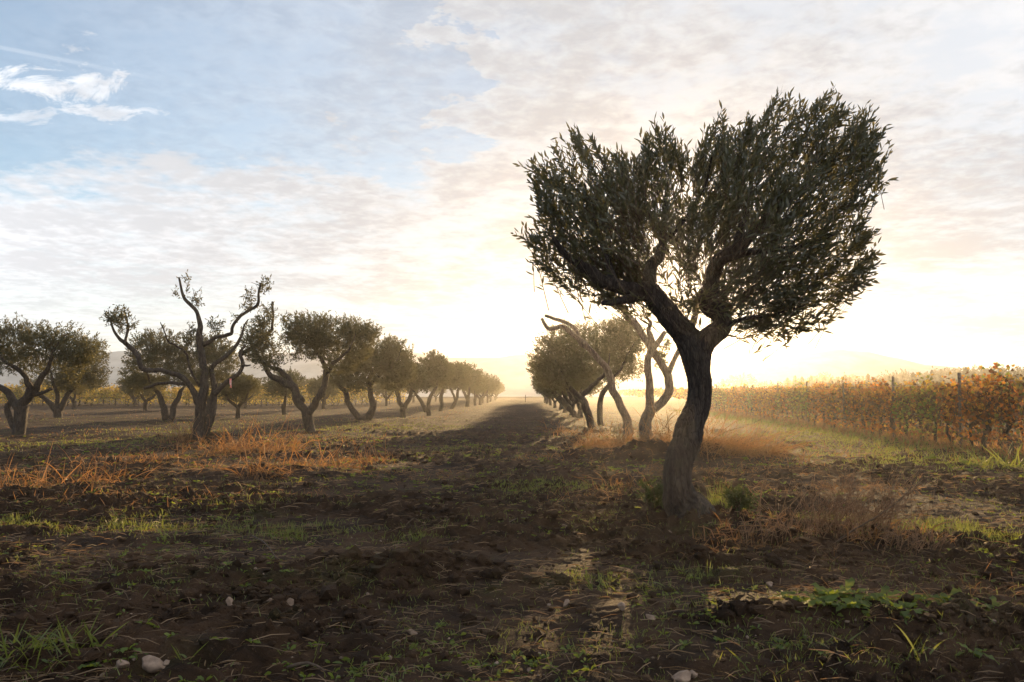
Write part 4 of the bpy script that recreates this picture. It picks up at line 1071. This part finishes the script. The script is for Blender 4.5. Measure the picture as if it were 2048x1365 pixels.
# soil clods and gravel
def lumps(n, smin, smax, mat, name, label, cat, seed, y1, jag=0.35, flt=None, sink=0.25):
    rng = np.random.default_rng(seed)
    bm = bmesh.new(); bmesh.ops.create_icosphere(bm, subdivisions=1, radius=1.0)
    bv = np.array([v.co[:] for v in bm.verts]); bf = np.array([[v.index for v in f.verts] for f in bm.faces]); bm.free()
    xy = fan_pts(n, 3.5, y1, rng, 0.72)
    if flt is not None:
        m = rng.uniform(0, 1, n) < flt(xy[:, 0], xy[:, 1]); xy = xy[m]; n = len(xy)
    s = smin * (smax / smin) ** (rng.uniform(0, 1, n) ** 2.2)
    sc = rng.uniform(0.65, 1.35, (n, 3)) * np.array([1, 1, 0.75])
    a = rng.uniform(0, 6.28, n); ca, sa = np.cos(a), np.sin(a)
    B = bv[None] * (1 + jag * rng.uniform(-1, 1, (n, len(bv), 1))) * sc[:, None, :] * s[:, None, None]
    X = B[..., 0] * ca[:, None] - B[..., 1] * sa[:, None]; Y = B[..., 0] * sa[:, None] + B[..., 1] * ca[:, None]
    z = height(xy[:, 0], xy[:, 1])
    V = np.stack([X + xy[:, :1], Y + xy[:, 1:], B[..., 2] + z[:, None] + (s * sink)[:, None]], -1).reshape(-1, 3)
    T = (bf[None] + (np.arange(n) * len(bv))[:, None, None]).reshape(-1, 3)
    tag(link(name, mk_mesh(name, V, None, T, smooth=False, mats=[mat])), label, cat, kind='stuff')
lumps(30000, 0.006, 0.045, M_SOIL, 'soil_clods', 'crumbled dark soil clods over the tilled ground', 'soil', 800, 22, 0.4, lambda x, y: 0.12 + 0.88 * rough_mask(x, y) * sstep(fbm(x * 1.3, y * 1.6, seed=61, octv=2), -0.35, 0.2))
hm = [(ground_xy(px, py), rx, ry) for px, py, rx, ry in [(840, 1165, .9, .4), (700, 1150, .7, .3), (1640, 1130, 1.0, .3), (1940, 1290, .5, .25), (1480, 1250, .4, .2), (560, 1200, .6, .3), (1300, 1110, .6, .3), (300, 1130, .7, .3)]]
lumps(60000, 0.010, 0.06, M_SOIL, 'heap_clods', 'coarse dark clods heaped on the tilled soil', 'soil', 802, 9, 0.42, lambda x, y: 0.55 * np.max([np.exp(-(((x - g[0]) / rx) ** 2 + ((y - g[1]) / ry) ** 2) * 1.5) for g, rx, ry in hm], 0) ** 1.5)
lumps(900, 0.005, 0.013, M_PEBBLE, 'gravel', 'small pale pebbles strewn over the soil', 'gravel', 801, 14, 0.25)

# single stones
def stone(px, py, w_px, h_px, label, seed, mat=M_STONE):
    rng = np.random.default_rng(seed)
    p = gp(px, py); d = p[1]
    bm = bmesh.new(); bmesh.ops.create_icosphere(bm, subdivisions=4, radius=1.0)
    V = np.array([v.co[:] for v in bm.verts]); F = np.array([[v.index for v in f.verts] for f in bm.faces]); bm.free()
    for k in range(11):                      # broken faces
        nrm = unit_rand(1, rng)[0]; c = rng.uniform(0.38, 0.8)
        q = V @ nrm; V = V - np.outer(np.maximum(q - c, 0), nrm) * 0.92
    V = V * (1 + 0.10 * fbm(V[:, 0] * 1.6 + seed, V[:, 1] * 1.6, V[:, 2] * 1.6, seed=seed, octv=4))[:, None]
    V = V * np.array([w_px, w_px * 0.75, h_px * 1.25]) * 0.5 * d / FPX
    V[:, 2] += h_px * 0.30 * d / FPX
    o = link('stone', mk_mesh('stone', V, None, F, smooth=True, mats=[mat]), None, tuple(p)); o.rotation_euler = (0, 0, rng.uniform(-.5, .5))
    tag(o, label, 'stone', 'stones on the soil')
for args in [(308, 1338, 68, 27, 'large pale angular stone at the bottom left', 901), (242, 1358, 30, 20, 'pale stone cut by the bottom edge left of the large stone', 902), (207, 1348, 18, 12, 'small reddish stone left of the large pale stone', 903),
             (459, 1228, 18, 22, 'upright tan stone above and right of the large pale stone', 904), (1133, 1213, 17, 16, 'round pale stone alone on the soil left of the green weeds', 905), (1303, 1247, 34, 12, 'flat orange-lit stone right of the round pale stone', 906),
             (1243, 1230, 24, 16, 'brown half-buried stone between the round and the flat stone', 907), (757, 1111, 22, 11, 'flat pale stone above the dark soil heap', 908), (992, 1150, 26, 11, 'rounded tan stone right of the dark soil heap', 909),
             (581, 1218, 18, 16, 'squat tan stone right of the upright tan stone', 910), (538, 1215, 20, 14, 'half-buried stone just right of the upright tan stone', 911), (824, 1268, 24, 11, 'flat brown stone on the bare patch at bottom centre', 912),
             (1360, 1357, 46, 26, 'dark stone cut by the bottom edge right of centre', 913), (1336, 1072, 18, 11, 'small stone at the foot of the big trunk', 914), (1058, 1334, 16, 11, 'dark pebble near the bottom edge at centre', 915),
             (1540, 1180, 18, 10, 'small stone above the left end of the green weeds', 916), (1385, 1350, 22, 14, 'pale stone beside the dark stone at the bottom edge', 917), (332, 1352, 20, 11, 'grey stone just below the large pale stone', 918), (1130, 1064, 14, 9, 'small stone in the middle left of the big trunk', 919)]:
    stone(*args)

# ------------------------------------------------------------------ dry reeds, heaps, bushes, weeds
def reed_clump(px, py, rx, ry, n, h, label, seed, name='dry_reeds', mat=M_DRY, droop=0.95, wd=0.011, lean=0.6, bias=(0, 0), cat='dry reeds', stalks=True, group=None):
    rng = np.random.default_rng(seed); p = gp(px, py)
    t = empty(name, tuple(p), label, cat, group)
    if mat is M_DRY: n = int(n * 1.15); h = h * 1.1
    a = rng.uniform(0, 6.28, n); r = np.sqrt(rng.uniform(0, 1, n))
    x = p[0] + np.cos(a) * r * rx; y_ = p[1] + np.sin(a) * r * ry
    z = height(x, y_)
    D = np.stack([rng.normal(size=n) * lean + bias[0] + np.cos(a) * r * .25, rng.normal(size=n) * lean + bias[1], np.ones(n)], -1)
    L = h * (0.35 + 1.15 * rng.uniform(0, 1, n) ** 1.6)
    V, Q, idx = ribbons(np.stack([x, y_, z - 0.02], -1), D, L, wd * rng.uniform(0.5, 1.3, n), droop * rng.uniform(0.1, 2.0, n), 7,
                        [0.5, 0.8, 1, 1, 0.9, 0.7, 0.4, 0.05], rng=rng, twist=1.6)
    tag(link('blades', Acc().add(V, Q, tint=(rng.uniform(0, 1, n) ** 1.7)[idx]).mesh('blades', [mat], p), t), kind='stuff')
    if stalks:
        for k in range(7):
            i = rng.integers(0, n); b = np.array([x[i], y_[i], z[i] - 0.03]); dd = norm(np.array([rng.normal() * .3 + bias[0], rng.normal() * .3, 1.0])); l = h * rng.uniform(0.8, 1.3)
            V, Q, T = tube([b, b + dd * l * 0.55, b + dd * l + np.array([rng.normal() * .12, 0, -0.08])], [0.006, 0.005, 0.003], 5, 0.15)
            link('stalk', Acc().add(V, Q, T, tint=0.7).mesh('stalk', [mat], p), t)
    return t
reed_clump(110, 985, 0.75, 0.5, 190, 0.62, 'tall orange dry reeds at the left edge of the picture', 1001, lean=0.45)
reed_clump(215, 968, 0.5, 0.4, 90, 0.42, 'low orange dry reeds right of the tall left-edge clump', 1002, bias=(0.35, 0))
reed_clump(268, 940, 0.4, 0.3, 50, 0.38, 'sparse arching dry reeds between the left clump and the hard-pruned tree', 1003, bias=(0.4, 0))
reed_clump(368, 893, 0.55, 0.5, 170, 0.72, 'bright dry grass tuft hugging the left side of the hard-pruned trunk', 1004, lean=0.35)
reed_clump(425, 905, 0.9, 0.5, 160, 0.4, 'low dry grass at the right foot of the hard-pruned tree', 1010)
reed_clump(512, 912, 0.95, 0.8, 420, 0.75, 'large drooping dry grass tussock right of the hard-pruned tree', 1005, droop=0.8)
reed_clump(530, 970, 0.4, 0.3, 110, 0.5, 'bright dry grass tuft in front of the large drooping tussock', 1006, droop=0.8)
reed_clump(650, 950, 0.75, 0.45, 190, 0.5, 'copper dry grass below the Y-shaped trunk', 1007)
reed_clump(730, 935, 0.45, 0.4, 70, 0.42, 'thin dry grass at the left edge of the track', 1008)
reed_clump(1260, 900, 1.2, 0.9, 900, 0.72, 'golden dry grass around the feet of the two bare trees', 1020, droop=0.7, wd=0.012)
reed_clump(1430, 925, 1.2, 0.8, 1100, 0.9, 'swept heap of cut dry grass right of the big trunk', 1021, droop=0.9, wd=0.011, bias=(0.55, 0), lean=0.6)
reed_clump(1200, 905, 0.8, 0.6, 200, 0.35, 'low dry grass left of the two bare trees', 1022, wd=0.011)
reed_clump(1150, 872, 1.0, 1.0, 200, 0.4, 'backlit dry grass below the right row', 1023, wd=0.014)
reed_clump(1255, 985, 0.45, 0.25, 120, 0.28, 'low curled dry grass left of the big trunk', 1024, droop=0.9, wd=0.009)
reed_clump(1560, 935, 0.6, 0.5, 90, 0.35, 'sparse dry stalks right of the swept heap', 1025, wd=0.009)
reed_clump(1460, 1095, 0.35, 0.25, 220, 0.20, 'fine dry grass to the right of the big trunk foot', 1026, wd=0.006, lean=0.6)
reed_clump(1560, 1080, 0.5, 0.22, 260, 0.19, 'wiry brown grass mat left of the twiggy bush', 1027, wd=0.006, lean=0.8)
reed_clump(1800, 1105, 0.45, 0.2, 220, 0.20, 'wiry brown grass mat below the twiggy bush', 1028, wd=0.006, lean=0.7)
reed_clump(1450, 1020, 0.28, 0.18, 150, 0.30, 'upright pale green grass tuft right behind the big trunk', 1029, 'grass_tuft', M_GRASS, 0.15, 0.006, 0.3, cat='grass tuft', stalks=False)
reed_clump(60, 1325, 0.33, 0.20, 240, 0.20, 'lush green grass tuft in the bottom left corner', 1030, 'grass_tuft', M_GRASS, 0.4, 0.009, 0.55, cat='grass tuft', stalks=False)
reed_clump(2010, 950, 0.45, 0.3, 70, 0.5, 'broad-bladed green grass tuft at the right edge before the vines', 1031, 'grass_tuft', M_GRASS, 0.4, 0.018, 0.5, cat='grass tuft', stalks=False)
reed_clump(1205, 1185, 0.10, 0.07, 26, 0.13, 'small bright grass tuft left of the big weed patch, centre right', 1032, 'grass_tuft', M_GRASS, 0.4, 0.009, 0.6, cat='grass tuft', stalks=False)
reed_clump(1320, 1180, 0.16, 0.08, 40, 0.14, 'spiky grass tuft below the big trunk', 1033, 'grass_tuft', M_GRASS, 0.4, 0.009, 0.6, cat='grass tuft', stalks=False)
reed_clump(1670, 1305, 0.06, 0.04, 14, 0.16, 'star-shaped bright grass tuft below the green weeds', 1034, 'grass_tuft', M_GRASS, 0.6, 0.010, 0.7, cat='grass tuft', stalks=False)
reed_clump(1530, 1350, 0.07, 0.05, 14, 0.16, 'grass tuft cut by the bottom edge under the weeds', 1035, 'grass_tuft', M_GRASS, 0.5, 0.010, 0.5, cat='grass tuft', stalks=False)
reed_clump(1830, 1345, 0.08, 0.05, 14, 0.17, 'long-bladed grass tuft near the bottom right corner', 1036, 'grass_tuft', M_GRASS, 0.5, 0.010, 0.5, cat='grass tuft', stalks=False)
reed_clump(575, 1075, 0.16, 0.1, 40, 0.14, 'small green grass tuft left of centre beyond the dark soil heap', 1037, 'grass_tuft', M_GRASS, 0.3, 0.009, 0.4, cat='grass tuft', stalks=False)
reed_clump(335, 1085, 0.1, 0.08, 14, 0.22, 'few long upright blades among the left grass patch', 1038, 'grass_tuft', M_GRASS, 0.5, 0.012, 0.4, cat='grass tuft', stalks=False)
reed_clump(410, 1345, 0.14, 0.07, 36, 0.12, 'grass tuft right of the large pale stone', 1039, 'grass_tuft', M_GRASS, 0.4, 0.009, 0.6, cat='grass tuft', stalks=False)

def weed_plant(px, py, n, size, label, seed, name='weed_plant', group=None):
    """rosette of broad leaves, each leaf a part"""
    rng = np.random.default_rng(seed); p = gp(px, py)
    t = empty(name, tuple(p), label, 'weed', group)
    for k in range(n):
        a = k * 2.4 + rng.uniform(-.4, .4); el = rng.uniform(0.25, 1.2)
        d0 = np.array([math.cos(a), math.sin(a), el]); l = size * rng.uniform(0.6, 1.15)
        b = np.array([math.cos(a), math.sin(a), 0]) * size * 0.08 * rng.uniform(0, 1)
        V, Q, idx = ribbons([b], [d0], l, l * rng.uniform(0.28, 0.42), rng.uniform(0.25, 0.7), 6, [0.12, 0.25, 0.75, 0.8, 1.0, 0.75, 0.1], side=np.cross(d0, (0, 0, 1.0))[None], rng=rng)
        V[:, 2] += 0.06 * l * np.sin(np.arange(len(V)) * 1.9 + k)
        link('leaf', mk_mesh('leaf', V, Q, tint=np.full(len(V), rng.uniform(0, 1)), mats=[M_WEED]), t)
    return t
i = 0
WP = sorted([(1560,1215),(1585,1225),(1612,1232),(1640,1228),(1665,1238),(1690,1224),(1712,1240),(1735,1222),(1758,1236),(1782,1226),(1700,1252),(1650,1250),(1745,1256),(1680,1210),(1725,1208),(1765,1212),(1815,1262),(1845,1272),(1875,1260),(1900,1252),(1930,1244),(1955,1250),(1985,1240),(2010,1238),(1830,1245),(1860,1240),(1800,1278),(1945,1230)])
for k, (px, py) in enumerate(WP):
    side = f'{ORD[k]} from the left' if k < 14 else (f'{ORD[len(WP) - 1 - k]} from the right')
    weed_plant(px + random.uniform(-5, 5), py + random.uniform(-4, 4), 13, random.uniform(0.11, 0.16), f'broad-leaved green weed, {side} in the lit patch at lower right', 1100 + i, group='green weeds at lower right'); i += 1
for k, (px, py) in enumerate(sorted([(1880,940),(1900,946),(1925,944),(1950,948),(1975,952),(1860,936),(1935,955)])):
    weed_plant(px, py, 9, random.uniform(0.16, 0.22), f'bright broad-leaved weed, {ORD[k]} from the left in the strip before the vine row', 1140 + i, group='green weeds before the vines'); i += 1
for px, py, s, lab in [(180, 1345, 0.12, 'dark leafy weed right of the corner grass tuft'), (500, 1298, 0.07, 'small weed on the bare soil right of the upright tan stone'), (1555, 1300, 0.09, 'curled weed left of the star-shaped grass tuft'), (1640, 1318, 0.07, 'small yellow-green weed under the star-shaped grass tuft'),
                       (1370, 1300, 0.06, 'small weed sprouting near the bottom centre right'), (450, 1110, 0.07, 'small leafy weed on the left bare patch'), (880, 1255, 0.06, 'tiny round-leaved weed at bottom centre'), (1950, 1345, 0.10, 'leafy weed in the bottom right corner'), (255, 1330, 0.08, 'leafy weed touching the large pale stone')]:
    weed_plant(px, py, 8, s, lab, 1180 + i); i += 1

def leafy_shrub(px, py, h, r, n, label, seed, mat=M_WEED):
    rng = np.random.default_rng(seed); p = gp(px, py); t = empty('shrub', tuple(p), label, 'shrub')
    lobes = [(p + np.array([0, 0, h * 0.62]), (r, r * 0.8, h * 0.42)), (p + np.array([r * .3, 0, h * 0.4]), (r * .9, r * 0.7, h * 0.35))]
    for k in range(7):
        e = p + np.array([rng.uniform(-r, r) * .7, rng.uniform(-r, r) * .5, h * rng.uniform(.6, .95)])
        V, Q, T = tube([p + np.array([0, 0, -0.03]), (p + e) / 2 + rng.normal(size=3) * .02, e], [0.008, 0.006, 0.003], 5, 0.1)
        link('stem', Acc().add(V, Q, T).mesh('stem', [M_TWIG], p), t)
    A, O, D, TL = lobes_foliage(lobes, n, 7, 0.05, 0.02, seed, 2, 0.12, 0.05)
    tag(link('foliage', A.mesh('foliage', [mat], p), t), kind='stuff')
M_SHRUB = foliage_mat('shrub_leaf', (0.018, 0.030, 0.010), (0.055, 0.070, 0.022), 0.3, (0.12, 0.13, 0.02), 0.03)
leafy_shrub(1305, 1040, 0.36, 0.16, 90, 'dark green leafy shrub at the left foot of the big trunk', 1201, M_SHRUB)
leafy_shrub(1478, 1048, 0.22, 0.16, 110, 'low dark shrub at the right foot of the big trunk', 1202, M_SHRUB)

def twig_bush(px, py, n, h, r, label, seed, bias=(0.3, 0)):
    rng = np.random.default_rng(seed); p = gp(px, py); t = empty('dry_bush', tuple(p), label, 'dry bush')
    A = Acc()
    for k in range(n):
        b = p + np.array([rng.normal() * r * .5, rng.normal() * r * .25, 0]); b[2] = hz(b[0], b[1]) - 0.02
        d0 = norm(np.array([rng.normal() * .45 + bias[0], rng.normal() * .3 + bias[1], 1.0])); l = h * rng.uniform(.4, 1.1)
        m = b + d0 * l * .5 + rng.normal(size=3) * .03; e = b + d0 * l + np.array([rng.normal() * .08, 0, -.04])
        A.add(*tube([b, m, e], [0.004, 0.003, 0.0015], 4, 0.12))
        for j in range(3):
            u = rng.uniform(.35, .9); q = b + (e - b) * u; d1 = norm(d0 + rng.normal(size=3) * .5); A.add(*tube([q, q + d1 * l * .15, q + d1 * l * .28 + np.array([0, 0, .02])], [0.003, 0.002, 0.0012], 3, 0.1))
    tag(link('stems', A.mesh('stems', [M_BUSH], p), t), kind='stuff')
    return t
twig_bush(1690, 1095, 125, 0.60, 0.62, 'brown twiggy dry bush right of the big trunk', 1301)
twig_bush(1560, 1100, 30, 0.3, 0.5, 'low brittle brown bush between the big trunk and the twiggy bush', 1302, (0, 0))
twig_bush(1820, 1120, 30, 0.3, 0.3, 'small dark dry bush below the twiggy bush', 1303, (0.1, 0))
def stick(path, d, label, rr=0.007):
    P = at([q[0] for q in path], [q[1] for q in path], d); base = P[0]
    V, Q, T = tube(P, np.linspace(rr, rr * 0.35, len(P)), 6, 0.05, 0.1, 3, .2)
    tag(link('branch', Acc().add(V, Q, T).mesh('branch', [M_TWIG], base), None, tuple(base)), label, 'branch')
d_ = ground_xy(1645, 1105)[1]
stick([(1640, 1112), (1700, 1065), (1760, 1030), (1815, 985), (1848, 920)], d_, 'long dark bare branch rising out of the twiggy bush', 0.010)
stick([(1345 + 10, 935), (1440, 870), (1500, 850), (1545, 825)], ground_xy(1400, 925)[1], 'thin pale cane leaning out of the swept grass heap', 0.008)
def ground_stick(p0, p1, label, rr=0.009, lift=0.03):
    a = gp(*p0, 0.012); b = gp(*p1, lift); m = (a + b) / 2 + np.array([0, 0.03, 0.02]); m[2] = max(m[2], hz(m[0], m[1]) + 0.012)
    V, Q, T = tube([a, m, b], [rr, rr * .8, rr * .5], 6, 0.05, 0.12, 5, .2)
    tag(link('fallen_stick', Acc().add(V, Q, T).mesh('fallen_stick', [M_TWIG], a), None, tuple(a)), label, 'stick')
ground_stick((620, 1165), (700, 1122), 'dark crooked stick on the left end of the soil heap')
ground_stick((575, 1345), (650, 1365), 'dark stick at the bottom edge left of centre')
ground_stick((505, 1075), (555, 1130), 'thin pale stalk lying left of the soil heap', 0.006)
ground_stick((785, 990), (870, 993), 'straight dark stick lying across the track', 0.007)
ground_stick((810, 1055), (845, 1050), 'short curved stalk in the middle of the track', 0.006)
ground_stick((1010, 1066), (1060, 1045), 'pale curved stalk left of the small stone near the big trunk', 0.006)

# ------------------------------------------------------------------ morning haze
HZB = (-355, 355, -70, 395, -1.6, TOP + 0.8)
hv = [(x, y, z) for x in HZB[:2] for y in HZB[2:4] for z in HZB[4:]]
hq = [(0, 1, 3, 2), (4, 6, 7, 5), (0, 4, 5, 1), (2, 3, 7, 6), (0, 2, 6, 4), (1, 5, 7, 3)]
m_haze = bpy.data.materials.new('morning_haze'); m_haze.use_nodes = True
t = NT(m_haze.node_tree); t.n.clear()
ho = t.new('ShaderNodeOutputMaterial'); pv = t.new('ShaderNodeVolumePrincipled')
pv.inputs['Color'].default_value = (1.0, 0.97, 0.92, 1)
pv.inputs['Density'].default_value = 0.00054
pv.inputs['Anisotropy'].default_value = 0.79
t.link(pv.outputs[0], ho.inputs['Volume'])
tag(link('haze', mk_mesh('haze', np.array(hv, float), np.array(hq), smooth=False, mats=[m_haze])), 'golden morning mist over the grove', 'haze', kind='stuff')
print('haze top', TOP)
